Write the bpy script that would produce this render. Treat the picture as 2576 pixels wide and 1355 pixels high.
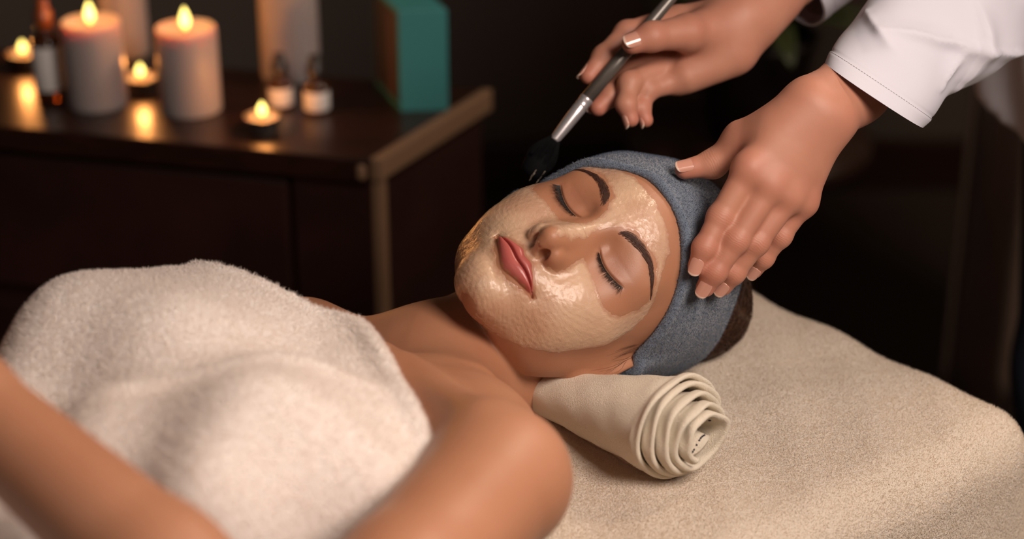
import bpy, bmesh, math, random
import numpy as np
from mathutils import Vector, Matrix
random.seed(7); RNG = np.random.default_rng(7)
for o in list(bpy.data.objects): bpy.data.objects.remove(o)
SC = bpy.context.scene
COL = SC.collection

# ------------------------------------------------------------------ camera
FPX, CX, CY = 4800.0, 1288.0, 677.5            # photo taken as 2576 x 1355
PITCH = math.radians(25.0); SP, CP = math.sin(PITCH), math.cos(PITCH)
CAMZ = 1.445
cam_d = bpy.data.cameras.new('camera'); cam = bpy.data.objects.new('camera', cam_d); COL.objects.link(cam)
cam.location = (0, 0, CAMZ); cam.rotation_euler = (math.pi / 2 - PITCH, 0, 0)
cam_d.sensor_width = 36; cam_d.lens = FPX / 2576 * 36
cam_d.clip_start = .05; cam_d.clip_end = 50
cam_d.dof.use_dof = True; cam_d.dof.focus_distance = 1.415; cam_d.dof.aperture_fstop = 2.8
SC.camera = cam

def W(px, py, d):
    """pixel of the photo + depth along the view axis -> world point"""
    a = (px - CX) / FPX * d; b = (py - CY) / FPX * d
    return np.array([a, d * CP - b * SP, CAMZ - b * CP - d * SP])
def Wz(px, py, z):
    v = (py - CY) / FPX
    return W(px, py, (CAMZ - z) / (SP + v * CP))
def c2w(v):
    return np.array([v[0], v[2] * CP - v[1] * SP, -v[1] * CP - v[2] * SP])
def proj(p):
    p = np.asarray(p, float); y = p[..., 1]; z = p[..., 2] - CAMZ
    d = y * CP - z * SP; u = y * SP + z * CP
    return np.stack([CX + FPX * p[..., 0] / d, CY - FPX * u / d, d], -1)

# ------------------------------------------------------------------ light
SC.view_settings.view_transform = 'Standard'; SC.view_settings.look = 'None'
SC.view_settings.gamma = 1; SC.view_settings.use_curve_mapping = False
SC.view_settings.exposure = 0.0
wd = bpy.data.worlds.new('world'); SC.world = wd; wd.use_nodes = True
wd.node_tree.nodes['Background'].inputs[0].default_value = (.9, .55, .38, 1)
wd.node_tree.nodes['Background'].inputs[1].default_value = .07

def area(name, loc, target, size, power, color, sizey=None):
    l = bpy.data.lights.new(name, 'AREA'); l.energy = power; l.color = color; l.size = size
    if sizey: l.shape = 'RECTANGLE'; l.size_y = sizey
    o = bpy.data.objects.new(name, l); COL.objects.link(o); o.location = loc
    o.rotation_euler = (Vector(target) - Vector(loc)).to_track_quat('-Z', 'Y').to_euler()
    return o
area('key_softbox', (.60, .52, 1.66), (-.02, 1.20, .84), .45, 17, (1, .84, .74))
area('fill_softbox', (-.9, -.3, 1.9), (-.1, 1.2, .8), .8, 2.2, (1, .84, .76))

# ------------------------------------------------------------------ distance fields
f4 = np.float32
def smin(a, b, k):
    h = np.maximum(k - np.abs(a - b), 0) / k
    return np.minimum(a, b) - h * h * k * .25
def smax(a, b, k):
    return -smin(-a, -b, k)
def sphere(p, c, r):
    return np.sqrt(((p - np.asarray(c, f4)) ** 2).sum(-1)) - f4(r)
def ellip(p, c, r, R=None):
    q = p - np.asarray(c, f4)
    if R is not None: q = q @ np.asarray(R, f4)      # columns of R = local axes
    r = np.asarray(r, f4)
    k0 = np.sqrt(((q / r) ** 2).sum(-1)); k1 = np.sqrt(((q / (r * r)) ** 2).sum(-1)) + f4(1e-9)
    return k0 * (k0 - 1) / k1
def cone(p, a, b, ra, rb):
    a = np.asarray(a, f4); b = np.asarray(b, f4); ab = b - a; q = p - a
    t = np.clip((q @ ab) / f4(ab @ ab), 0, 1)
    return np.sqrt(((q - t[..., None] * ab) ** 2).sum(-1)) - (f4(ra) + t * f4(rb - ra))
def ss(x, a, b):
    t = np.clip((x - a) / (b - a), 0, 1); return t * t * (3 - 2 * t)
from concurrent.futures import ThreadPoolExecutor
POOL = ThreadPoolExecutor(4)
def par(F, P, band):
    if len(P) < 40000: return F(P, band)
    ch = np.array_split(P, max(4, len(P) // 150000))
    return np.concatenate(list(POOL.map(lambda c: F(c, band), ch)))
class Field:
    """union of local primitives: each only evaluated near its bounding box"""
    def __init__(self): self.items = []
    def add(self, fn, lo, hi, k=.01, mode='u'): self.items.append((fn, np.asarray(lo, f4), np.asarray(hi, f4), k, mode)); return self
    def cone(self, a, b, ra, rb, k=.01):
        a = np.asarray(a, float); b = np.asarray(b, float); r = max(ra, rb)
        return self.add(lambda p: cone(p, a, b, ra, rb), np.minimum(a, b) - r, np.maximum(a, b) + r, k)
    def chain(self, pts, rad, k=.01):
        for i in range(len(pts) - 1): self.cone(pts[i], pts[i + 1], rad[i], rad[i + 1], k)
        return self
    def ellip(self, c, r, R=None, k=.01, mode='u'):
        c = np.asarray(c, float); m = max(r)
        return self.add(lambda p: ellip(p, c, r, R), c - m, c + m, k, mode)
    def __call__(self, p, band=.02):
        d = np.full(p.shape[0], .5, f4)
        for fn, lo, hi, k, mode in self.items:
            m = np.all((p > lo - (k + band)) & (p < hi + (k + band)), 1)
            idx = np.nonzero(m)[0]
            if idx.size == 0: continue
            v = fn(p[idx])
            d[idx] = smin(d[idx], v, k) if mode == 'u' else smax(d[idx], -v, k)
        return d

def grid_axis(lo, hi, fine, coarse):
    """nonuniform coordinates: fine = list of (a, b, step) ranges; coarse elsewhere"""
    out = [lo]
    while out[-1] < hi:
        x = out[-1]; s = coarse
        for a, b, st in fine:
            if a <= x < b: s = min(s, st)
            else:
                dist = a - x if x < a else x - b
                s = min(s, st + .25 * dist)
        out.append(x + s)
    return np.array(out, f4)

def mesh_field(F, ax, B=8):
    """sparse surface nets on a rectilinear grid -> verts, quads"""
    ax = [np.concatenate([a, a[-1] + (a[-1] - a[-2]) * np.arange(1, B - (len(a) - 1) % B + 1, dtype=f4)]) if (len(a) - 1) % B else a for a in ax]
    nb = [(len(a) - 1) // B for a in ax]
    lo = [a[:-1:B] for a in ax]; hi = [a[B::B] for a in ax]
    cc = [(l + h) * .5 for l, h in zip(lo, hi)]; hh = [(h - l) * .5 for l, h in zip(lo, hi)]
    G = np.stack(np.meshgrid(*cc, indexing='ij'), -1).reshape(-1, 3).astype(f4)
    Hh = np.stack(np.meshgrid(*hh, indexing='ij'), -1).reshape(-1, 3)
    rad = np.sqrt((Hh ** 2).sum(1))
    d = par(F, G, float(rad.max()) * 1.3 + .01)
    act = np.nonzero(np.abs(d) < rad * 1.25 + .002)[0]
    bi = np.stack(np.unravel_index(act, nb), 1)
    n1 = B + 1
    loc = np.arange(n1)
    cells_id = []; cells_v = []; edges = []
    S = [len(a) for a in ax]
    CH = 2500
    for s in range(0, len(bi), CH):
        b = bi[s:s + CH]
        X = ax[0][b[:, 0, None] * B + loc]; Y = ax[1][b[:, 1, None] * B + loc]; Z = ax[2][b[:, 2, None] * B + loc]
        P = np.empty((len(b), n1, n1, n1, 3), f4)
        P[..., 0] = X[:, :, None, None]; P[..., 1] = Y[:, None, :, None]; P[..., 2] = Z[:, None, None, :]
        D = par(F, P.reshape(-1, 3), .012).reshape(len(b), n1, n1, n1)
        I = D < 0
        acc = np.zeros((len(b), B, B, B, 3), f4); cnt = np.zeros((len(b), B, B, B), f4)
        for axis in range(3):
            a0 = [slice(None)] * 4; a1 = [slice(None)] * 4
            a0[axis + 1] = slice(0, B); a1[axis + 1] = slice(1, n1)
            D0 = D[tuple(a0)]; D1 = D[tuple(a1)]; C = I[tuple(a0)] != I[tuple(a1)]
            t = np.where(C, D0 / np.where(C, D0 - D1, 1), 0)[..., None]
            P0 = P[tuple(a0)]; P1 = P[tuple(a1)]
            Q = np.where(C[..., None], P0 + t * (P1 - P0), 0)
            o = [i for i in range(3) if i != axis]
            for i in (0, 1):
                for j in (0, 1):
                    sl = [slice(None)] * 4
                    sl[o[0] + 1] = slice(i, i + B); sl[o[1] + 1] = slice(j, j + B)
                    acc += Q[tuple(sl)]; cnt += C[tuple(sl)]
            # edges owned by this block (start index < B in every axis)
            own = C[:, :B, :B, :B]
            e = np.nonzero(own)
            if e[0].size:
                gi = np.stack([b[e[0], i] * B + e[i + 1] for i in range(3)], 1)
                flip = I[:, :B, :B, :B][own]
                edges.append((axis, gi, flip))
        m = np.nonzero(cnt > 0)
        gi = np.stack([b[m[0], i] * B + m[i + 1] for i in range(3)], 1)
        cells_id.append((gi[:, 0] * S[1] + gi[:, 1]) * S[2] + gi[:, 2])
        cells_v.append(acc[m] / cnt[m][:, None])
    ids = np.concatenate(cells_id); V = np.concatenate(cells_v)
    od = np.argsort(ids); ids = ids[od]; V = V[od]
    quads = []
    for axis, gi, flip in edges:
        o = [i for i in range(3) if i != axis]
        if axis == 1: o = o[::-1]
        q = []
        okm = np.ones(len(gi), bool)
        for da, db in ((-1, -1), (0, -1), (0, 0), (-1, 0)):
            g = gi.copy(); g[:, o[0]] += da; g[:, o[1]] += db
            l = (g[:, 0] * S[1] + g[:, 1]) * S[2] + g[:, 2]
            k = np.searchsorted(ids, l); k = np.minimum(k, len(ids) - 1)
            okm &= ids[k] == l; q.append(k)
        q = np.stack(q, 1); q[~flip] = q[~flip][:, ::-1]
        quads.append(q[okm])
    return V, np.concatenate(quads)

def grad(F, P, h=4e-4):
    g = np.empty_like(P)
    for i in range(3):
        e = np.zeros(3, f4); e[i] = h
        g[:, i] = (par(F, P + e, .02) - par(F, P - e, .02)) / (2 * h)
    return g
def snap(F, V, it=2):
    V = V.astype(f4)
    for _ in range(it):
        g = grad(F, V); d = par(F, V, .02)
        n2 = np.maximum((g * g).sum(1), .2)
        st = np.clip(d / n2, -.0015, .0015)
        V = V - g * st[:, None]
    return V

def mesh_obj(name, V, Fc, mat=None, parent=None, smooth=True, loc=None):
    me = bpy.data.meshes.new(name)
    V = np.asarray(V, f4)
    if isinstance(Fc, np.ndarray):
        k = Fc.shape[1]; n = len(Fc)
        me.vertices.add(len(V)); me.vertices.foreach_set('co', V.ravel())
        me.loops.add(n * k); me.loops.foreach_set('vertex_index', Fc.ravel().astype(np.int32))
        me.polygons.add(n); me.polygons.foreach_set('loop_start', np.arange(0, n * k, k, dtype=np.int32))
        me.update(calc_edges=True); me.validate()
    else:
        me.from_pydata([tuple(v) for v in V], [], Fc); me.update()
    if smooth: me.polygons.foreach_set('use_smooth', np.ones(len(me.polygons), bool))
    if mat: me.materials.append(mat)
    o = bpy.data.objects.new(name, me); COL.objects.link(o)
    if parent: o.parent = parent
    if loc is not None: o.location = loc
    return o
def attr(o, name, vals):
    vals = np.asarray(vals, f4)
    if vals.ndim == 1:
        a = o.data.attributes.new(name, 'FLOAT', 'POINT'); a.data.foreach_set('value', vals)
    else:
        a = o.data.attributes.new(name, 'FLOAT_COLOR', 'POINT')
        a.data.foreach_set('color', np.concatenate([vals, np.ones((len(vals), 1), f4)], 1).ravel())

# ------------------------------------------------------------------ client's head (x = her left, f = forward, u = up)
HR = np.array([[.47739849, -.13178756, .86874779], [.80711834, .4566016, -.3742659], [-.34734804, .87985625, .32434907]])
HT = np.array([.04939155, .00890237, 1.47487894])
HL = c2w(HR[:, 0]); HF = -c2w(HR[:, 1]); HU = c2w(HR[:, 2])
HC = c2w(HT) + np.array([0, 0, CAMZ])
HM = np.stack([HL, HF, HU], 1).astype(f4)           # world = HC + HM @ (x, f, u)
def h2w(q): return np.asarray(q, float) @ HM.T + HC
def w2h(p): return (p - HC.astype(f4)) @ HM

LIPW, LIPU = .0262, -.0655
def lip_curves(ax):
    t = np.clip(ax / LIPW, 0, 1)
    us = LIPU + .0012 * (1 - t) ** 2 * 0 - .0010 * np.cos(t * 5.5) * (1 - t) - .0008 * t
    top = us + (.0076 * (1 - t ** 1.25) ** .95 + .0012 * np.exp(-((ax - .0065) / .0035) ** 2) - .0008 * np.exp(-(ax / .003) ** 2)) * (t < 1)
    bot = us - .0108 * np.maximum(1 - t ** 1.75, 0) ** .9
    return us, top, bot
EIN, EOUT = .0150, .0470
def lash_u(ax):
    t = np.clip((ax - EIN) / (EOUT - EIN), 0, 1)
    return -.0035 + .0025 * t - .0165 * t * (1 - t) * (1 - .15 * t)

def head_sdf(q):
    x, f, u = q[:, 0], q[:, 1], q[:, 2]
    u = u + .000 * ss(x, .004, .045) * ss(-u, .025, .085) * (1 - ss(f, .062, .082))      # fuller jaw on the side she lies towards
    a = np.abs(x); p = np.stack([a, f, u], 1)
    d = ellip(p, (0, -.012, .036), (.0735, .092, .088))
    d = smin(d, ellip(p, (0, .026, .034), (.060, .0585, .056)), .03)
    d = smin(d, ellip(p, (0, .026, -.022), (.0590, .056, .066)), .03)
    d = smin(d, ellip(p, (.0425, .043, -.022), (.0225, .0255, .021)), .02)        # cheekbone
    d = smin(d, ellip(p, (.031, .052, -.046), (.025, .026, .025)), .02)          # cheek
    d = smin(d, ellip(p, (.032, .036, -.058), (.020, .022, .020)), .02)
    d = smin(d, ellip(p, (0, .063, -.064), (.034, .0265, .028)), .014)           # muzzle
    d = smin(d, ellip(p, (0, .0640, -.0890), (.021, .0215, .0165)), .012)        # chin
    d = smin(d, cone(p, (.008, .057, -.0860), (.038, .012, -.060), .0170, .0165), .016)
    d = smin(d, cone(p, (.038, .012, -.060), (.056, -.008, -.02), .0165, .019), .025)
    d = smin(d, ellip(p, (0, .022, -.058), (.042, .048, .028)), .018)               # floor of jaw
    d = smin(d, cone(p, (.010, .0760, .012), (.046, .062, .020), .0075, .0070), .018)  # brow ridge
    d = smax(d, -ellip(p, (.032, .1035, -.004), (.0230, .0255, .0165)), .016)     # socket
    d = smax(d, -ellip(p, (.0165, .0905, -.002), (.007, .010, .009)), .008)      # inner corner
    # nose
    d = smin(d, cone(p, (0, .0745, .006), (0, .0945, -.034), .0095, .0100), .010)
    d = smin(d, cone(p, (.005, .070, -.004), (.0085, .082, -.034), .008, .0095), .010)
    d = smin(d, ellip(p, (0, .1005, -.0400), (.0090, .0106, .0092)), .007)
    d = smin(d, ellip(p, (.0112, .0895, -.0415), (.0064, .0108, .0074)), .0045)
    d = smin(d, cone(p, (0, .1000, -.0470), (0, .0885, -.0500), .0040, .0045), .004)
    d = smax(d, -ellip(p, (.0070, .0945, -.0485), (.0035, .0062, .0078)), .0016)
    # closed eye
    d = smin(d, ellip(p, (.0325, .0560, .0000), (.0200, .0165, .0190)), .018)
    uL = lash_u(a)
    ex = ss(a, EIN - .003, EIN + .003) * (1 - ss(a, EOUT - .006, EOUT + .003)) * (f > .03)
    v = u - uL
    d = d + ex * (.0013 * np.exp(-(v / .0009) ** 2) - .0005 * ss(v, 0, .0015) * (1 - ss(v, .003, .009)))
    cr = uL + .0085 + .003 * np.sin(np.clip((a - EIN) / (EOUT - EIN), 0, 1) * math.pi)
    d = d + ex * .00012 * np.exp(-((u - cr) / .0020) ** 2)
    # mouth
    fr = (f > .05)
    us, top, bot = lip_curves(a)
    inl = 1 - ss(a, LIPW * .86, LIPW * 1.04)
    vu = np.clip((u - us) / np.maximum(top - us, 1e-4), 0, 1.6); vl = np.clip((us - u) / np.maximum(us - bot, 1e-4), 0, 1.6)
    bu = np.where(u >= us, np.sqrt(np.maximum(1 - ((vu - .40) / .62) ** 2, 0)), 0)
    bl = np.where(u < us, np.sqrt(np.maximum(1 - ((vl - .46) / .60) ** 2, 0)), 0)
    d = d - fr * inl * (.0030 * bu + .0046 * bl)
    ws = 1 - ss(a, LIPW - .001, LIPW + .0025)
    d = d + fr * ws * .0040 * np.exp(-((u - us) / .0009) ** 2)
    d = d + fr * .0018 * np.exp(-((a - LIPW - .001) / .004) ** 2 - ((u - LIPU) / .005) ** 2)   # corner
    d = d + fr * .0030 * np.exp(-((u + .0815) / .0050) ** 2 - (a / .020) ** 2)               # under lip
    d = d + fr * .0011 * np.exp(-(a / .0035) ** 2) * np.exp(-((u + .0535) / .0045) ** 2)        # philtrum
    # ear
    near = a > .05
    if near.any():
        pi = p[near]; e = ellip(pi, (.0735, -.018, -.008), (.008, .019, .030), ear_R)
        e = smax(e, -ellip(pi, (.081, -.014, -.006), (.006, .010, .018), ear_R), .006)
        e = smin(e, ellip(pi, (.0705, -.006, -.037), (.0065, .0085, .0105)), .008)
        dd = d[near]; d[near] = smin(dd, e, .008)
    return d
_c, _s = math.cos(.35), math.sin(.35)
ear_R = np.array([[_c, _s, 0], [-_s, _c, 0], [0, 0, 1]])
def scalp_sdf(q):
    """volume of the pinned-up hair over the skull"""
    d = ellip(q, (0, -.026, .050), (.0815, .098, .0945))
    d = smin(d, ellip(q, (.035, -.066, .108), (.045, .040, .042)), .03)
    return d
def band_sdf(q):
    """outside of the towelling headband (thickness only, not its width)"""
    return smin(head_sdf(q), scalp_sdf(q), .012)
def band_edges(q):
    e = q[:, 2] - .65 * q[:, 1] + .020 * ss(-q[:, 0], .015, .060) - .004 * ss(np.abs(q[:, 0]), .07, .09) + .0012 * np.sin(q[:, 0] * 90 + q[:, 1] * 40)
    return e - .005, .108 - e + .004 * q[:, 0] / .08
def march(F, px, py, d0=1.05, d1=1.8, off=0.0):
    d = d0
    for _ in range(300):
        p = W(px, py, d)[None].astype(f4); v = float(F(p)[0]) - off
        if v < 3e-4: break
        d += max(v * .7, 3e-4)
        if d > d1: return None
    return d
# ------------------------------------------------------------------ materials
def mat(name, base, rough=.5, **kw):
    m = bpy.data.materials.new(name); m.use_nodes = True
    b = m.node_tree.nodes['Principled BSDF']
    b.inputs['Base Color'].default_value = (*base, 1); b.inputs['Roughness'].default_value = rough
    for k, v in kw.items():
        b.inputs[k.replace('_', ' ')].default_value = v
    return m
def N(m, t, **kw):
    n = m.node_tree.nodes.new(t)
    for k, v in kw.items(): setattr(n, k, v)
    return n
def link(m, a, b): m.node_tree.links.new(a, b)
def BS(m): return m.node_tree.nodes['Principled BSDF']
def noise(m, scale, detail=3, rough=.5, coord='Object', vec=None):
    n = N(m, 'ShaderNodeTexNoise'); n.inputs['Scale'].default_value = scale
    n.inputs['Detail'].default_value = detail; n.inputs['Roughness'].default_value = rough
    if vec is None:
        tc = N(m, 'ShaderNodeTexCoord'); vec = tc.outputs[coord]
    link(m, vec, n.inputs['Vector']); return n
def bump(m, height, strength, dist, normal=None):
    b = N(m, 'ShaderNodeBump'); b.inputs['Strength'].default_value = strength; b.inputs['Distance'].default_value = dist
    link(m, height, b.inputs['Height'])
    if normal is not None: link(m, normal, b.inputs['Normal'])
    link(m, b.outputs['Normal'], BS(m).inputs['Normal']); return b
def ramp(m, fac, stops):
    r = N(m, 'ShaderNodeValToRGB'); e = r.color_ramp.elements
    while len(e) < len(stops): e.new(.5)
    for i, (p, c) in enumerate(stops): e[i].position = p; e[i].color = (*c, 1)
    link(m, fac, r.inputs['Fac']); return r
def mixc(m, fac, a, b):
    n = N(m, 'ShaderNodeMix', data_type='RGBA')
    for s, v in ((0, fac), (6, a), (7, b)):
        if hasattr(v, 'is_output'): link(m, v, n.inputs[s])
        else: n.inputs[s].default_value = v if s == 0 else (*v, 1)
    return n.outputs[2]
def attrn(m, name):
    return N(m, 'ShaderNodeAttribute', attribute_name=name)

SKIN = mat('client_skin', (.56, .285, .165), .46, Subsurface_Weight=.25, Subsurface_Scale=.012)
BS(SKIN).inputs['Subsurface Radius'].default_value = (1, .35, .18)
_n = noise(SKIN, 900, 2); _n2 = noise(SKIN, 12, 3)
_c = ramp(SKIN, _n2.outputs['Fac'], [(.3, (.385, .168, .090)), (.7, (.435, .202, .113))])
_tint = attrn(SKIN, 'tint'); _tf = attrn(SKIN, 'tintfac')
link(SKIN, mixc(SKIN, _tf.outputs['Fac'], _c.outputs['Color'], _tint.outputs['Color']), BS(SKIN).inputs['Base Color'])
bump(SKIN, _n.outputs['Fac'], .15, .0006)
_lp = attrn(SKIN, 'lip'); _mr = N(SKIN, 'ShaderNodeMapRange'); link(SKIN, _lp.outputs['Fac'], _mr.inputs[0]); _mr.inputs[3].default_value = .48; _mr.inputs[4].default_value = .30; link(SKIN, _mr.outputs[0], BS(SKIN).inputs['Roughness'])

HANDSKIN = mat('hand_skin', (.60, .33, .22), .55, Subsurface_Weight=.25, Subsurface_Scale=.010)
BS(HANDSKIN).inputs['Subsurface Radius'].default_value = (1, .35, .18)
_n = noise(HANDSKIN, 700, 3); _n2 = noise(HANDSKIN, 25, 3)
_c = ramp(HANDSKIN, _n2.outputs['Fac'], [(.3, (.46, .192, .125)), (.7, (.515, .238, .155))])
_tint = attrn(HANDSKIN, 'tint'); _tf = attrn(HANDSKIN, 'tintfac')
link(HANDSKIN, mixc(HANDSKIN, _tf.outputs['Fac'], _c.outputs['Color'], _tint.outputs['Color']), BS(HANDSKIN).inputs['Base Color'])
_kx = attrn(HANDSKIN, 'crease'); _kw = attrn(HANDSKIN, 'creasew'); _kn = noise(HANDSKIN, 160, 2)
_s1 = N(HANDSKIN, 'ShaderNodeMath', operation='MULTIPLY_ADD'); link(HANDSKIN, _kn.outputs['Fac'], _s1.inputs[0]); _s1.inputs[1].default_value = 14.0; link(HANDSKIN, _kx.outputs['Fac'], _s1.inputs[2])
_s2 = N(HANDSKIN, 'ShaderNodeMath', operation='SINE'); link(HANDSKIN, _s1.outputs[0], _s2.inputs[0])
_s3 = N(HANDSKIN, 'ShaderNodeMath', operation='MULTIPLY'); link(HANDSKIN, _s2.outputs[0], _s3.inputs[0]); link(HANDSKIN, _kw.outputs['Fac'], _s3.inputs[1])
_s4 = N(HANDSKIN, 'ShaderNodeMath', operation='MULTIPLY_ADD'); link(HANDSKIN, _n.outputs['Fac'], _s4.inputs[0]); _s4.inputs[1].default_value = .35; link(HANDSKIN, _s3.outputs[0], _s4.inputs[2])
bump(HANDSKIN, _s4.outputs[0], .4, .0003)

def terry(name, base, scale=450, depth=.003, strength=.9):
    m = mat(name, base, .95, Sheen_Weight=.35, Sheen_Roughness=.6)
    BS(m).inputs['Sheen Tint'].default_value = (1, .93, .85, 1)
    BS(m).inputs['Specular IOR Level'].default_value = .15
    a = noise(m, scale, 3, .6); b = noise(m, 60, 3, .55)
    ad = N(m, 'ShaderNodeMath', operation='ADD'); link(m, a.outputs['Fac'], ad.inputs[0]); link(m, b.outputs['Fac'], ad.inputs[1])
    bump(m, ad.outputs[0], strength, depth)
    return m
TOWEL = terry('white_terry', (.90, .83, .78))
def fibre(name, base):
    m = bpy.data.materials.new(name); m.use_nodes = True; nt = m.node_tree; nt.nodes.clear()
    o = nt.nodes.new('ShaderNodeOutputMaterial'); mx = nt.nodes.new('ShaderNodeMixShader'); d = nt.nodes.new('ShaderNodeBsdfDiffuse'); t = nt.nodes.new('ShaderNodeBsdfTranslucent')
    for n in (d, t): n.inputs['Color'].default_value = (*base, 1)
    mx.inputs[0].default_value = .5; nt.links.new(d.outputs[0], mx.inputs[1]); nt.links.new(t.outputs[0], mx.inputs[2]); nt.links.new(mx.outputs[0], o.inputs[0])
    return m
FTOWEL = fibre('white_fibre', (.93, .86, .81)); FBED = fibre('cream_fibre', (.82, .725, .61)); FROLL = fibre('roll_fibre', (.95, .85, .69)); FBAND = fibre('blue_fibre', (.17, .215, .285))
BEDTERRY = terry('cream_terry', (.72, .62, .51))
ROLLT = terry('roll_terry', (.95, .84, .67), 1300, .0016, 1.0)
BAND = terry('blue_terry', (.135, .175, .235), 800, .0014, .9)

# ------------------------------------------------------------------ labels
def tag(o, label, cat, group=None, kind=None):
    o['label'] = label; o['category'] = cat
    if group: o['group'] = group
    if kind: o['kind'] = kind
    return o
def struct(o): o['kind'] = 'structure'; return o
def empty(name, loc=(0, 0, 0)):
    o = bpy.data.objects.new(name, None); COL.objects.link(o); o.location = loc; o.empty_display_size = .05; return o
def box_mesh(name, lo, hi, m, parent=None, bev=.003, rotz=0, pivot=None, seg=2):
    bm = bmesh.new(); bmesh.ops.create_cube(bm, size=1)
    lo = np.array(lo, float); hi = np.array(hi, float); c = (lo + hi) / 2; s = hi - lo
    for v in bm.verts: v.co = Vector((v.co.x * s[0], v.co.y * s[1], v.co.z * s[2]))
    if bev: bmesh.ops.bevel(bm, geom=bm.edges[:] , offset=min(bev, s.min() * .4), segments=seg, affect='EDGES', profile=.5)
    me = bpy.data.meshes.new(name); bm.to_mesh(me); bm.free()
    if m: me.materials.append(m)
    o = bpy.data.objects.new(name, me); COL.objects.link(o)
    o.location = c
    if rotz:
        o.rotation_euler = (0, 0, rotz)
    if parent: o.parent = parent
    return o
def lathe(name, prof, m, parent=None, loc=None, seg=40):
    """prof: list of (radius, z); closed with caps where radius is 0"""
    V = []; Fc = []
    n = len(prof)
    for i in range(seg):
        a = 2 * math.pi * i / seg
        for r, z in prof: V.append((r * math.cos(a), r * math.sin(a), z))
    for i in range(seg):
        j = (i + 1) % seg
        for k in range(n - 1): Fc.append((i * n + k, j * n + k, j * n + k + 1, i * n + k + 1))
    o = mesh_obj(name, V, Fc, m, parent, True, loc)
    bm = bmesh.new(); bm.from_mesh(o.data); bmesh.ops.remove_doubles(bm, verts=bm.verts, dist=1e-6); bmesh.ops.recalc_face_normals(bm, faces=bm.faces); bm.to_mesh(o.data); bm.free()
    return o

# ------------------------------------------------------------------ place of the bed
BEDZ = .72
_a = Wz(1900, 692, BEDZ); _b = Wz(2520, 982, BEDZ)
BE = (_b - _a) / np.linalg.norm(_b - _a)            # along the head end, towards the near corner
BL = np.array([BE[1], -BE[0], 0]);
if BL[0] > 0: BL = -BL                              # towards the feet
BNC = Wz(2648, 1042, BEDZ)                         # near head corner
BWID = .455; BLEN = 1.95
def bed(s, l, z): return BNC + BL * s - BE * l + np.array([0, 0, z - BEDZ])   # s from the head end, l from the near edge

# ------------------------------------------------------------------ client's body
AX = np.array([-.884, -.469, 0]); AX /= np.linalg.norm(AX); LT = np.array([-AX[1], AX[0], 0]); 
if LT[1] > 0: LT = -LT
MB = np.array([-.075, 1.149, 0])
def bd(s, l, z): return MB + AX * s + LT * l + np.array([0, 0, z])
BR = np.stack([AX, LT, np.array([0, 0, 1.])], 1)
torso = Field()
torso.ellip(bd(.15, 0, .780), (.19, .148, .066), BR, .03)
torso.ellip(bd(.05, .015, .782), (.10, .128, .054), BR, .04)
torso.ellip(bd(.40, 0, .782), (.17, .128, .064), BR, .04)
torso.ellip(bd(.60, 0, .795), (.16, .165, .080), BR, .05)
for sg in (-1, 1):
    torso.ellip(bd(.150, sg * .082, .834), (.088, .068, .054), BR, .030)
    torso.cone(bd(.66, sg * .085, .80), bd(1.02, sg * .08, .795), .085, .058, .04)
for_client = Field(); for_client.items += torso.items
for sg in (-1, 1):
    for_client.cone(bd(1.02, sg * .08, .795), bd(1.40, sg * .07, .775), .058, .038, .03)
    for_client.ellip(bd(1.44, sg * .075, .80), (.04, .035, .085), BR, .02)
NS = W(1252, 1206, 1.185); FS = W(765, 884, 1.46)
NE = W(760, 1740, .97); NW = W(-90, 1000, 1.05)
FE = bd(.27, -.20, .755); FWr = bd(.42, -.05, .905)
NB = W(1080, 955, 1.445)                              # neck base
FSm = FS * .55 + NB * .45 - np.array([0, 0, .012])
NT = h2w((0, -.050, -.055))                          # neck top
C = for_client
C.cone(NT, NB, .043, .053, .02)
C.cone(h2w((0, -.05, -.02)), W(1150, 1000, 1.475), .046, .055, .03)
NSm = W(1192, 1128, 1.315); C.cone(NB, NSm, .044, .040, .03); C.cone(NB, FSm, .046, .034, .03)
C.cone(NSm, NS, .040, .044, .03); C.cone(FSm, FS, .034, .036, .03)
C.chain([NS, NS * .45 + NE * .55, NE], [.0440, .039, .035], .012)
C.chain([NE, NE * .6 + NW * .4, NW], [.036, .034, .0255], .012)
C.chain([FS, FE], [.038, .035], .02); C.chain([FE, FE * .6 + FWr * .4, FWr], [.037, .036, .027], .02)
notch = W(1010, 925, 1.31)
C.cone(notch + np.array([0, 0, -.003]), NS * .86 + notch * .14 + np.array([0, 0, .030]), .010, .009, .022)
C.cone(notch + np.array([-.02, .02, -.003]), FS * .86 + notch * .14 + np.array([0, 0, .014]), .009, .008, .022)
def client_hand(wr, dirv, side, up):
    dirv = dirv / np.linalg.norm(dirv); up = up - dirv * up.dot(dirv); up /= np.linalg.norm(up); lat = np.cross(up, dirv) * side
    C.cone(wr, wr + dirv * .03, .026, .022, .012)
    for i, (o, L) in enumerate(((-.027, .058), (-.009, .078), (.009, .085), (.026, .075))):
        k = wr + dirv * .085 + lat * o
        C.cone(wr + dirv * .02 + lat * o * .5, k, .016, .0125, .012)
        C.cone(k, k + dirv * L * .5 - up * .004, .0095, .0088, .004); C.cone(k + dirv * L * .5 - up * .004, k + dirv * L - up * .016, .0088, .0070, .003)
    t0 = wr + dirv * .025 + lat * .02; t1 = wr + dirv * .065 + lat * .05
    C.cone(t0, t1, .014, .0105, .012); C.cone(t1, t1 + dirv * .035 + lat * .004 - up * .006, .0105, .008, .004)
client_hand(NW, AX * .35 - LT * .9 + np.array([0, 0, .05]), -1, np.array([0, 0, 1.]))
client_hand(FWr, AX * .3 + LT * .9 + np.array([0, 0, -.02]), 1, np.array([0, 0, 1.]))
hb = np.stack([h2w((sx, sf, su)) for sx in (-.1, .1) for sf in (-.115, .12) for su in (-.125, .13)])
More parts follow.
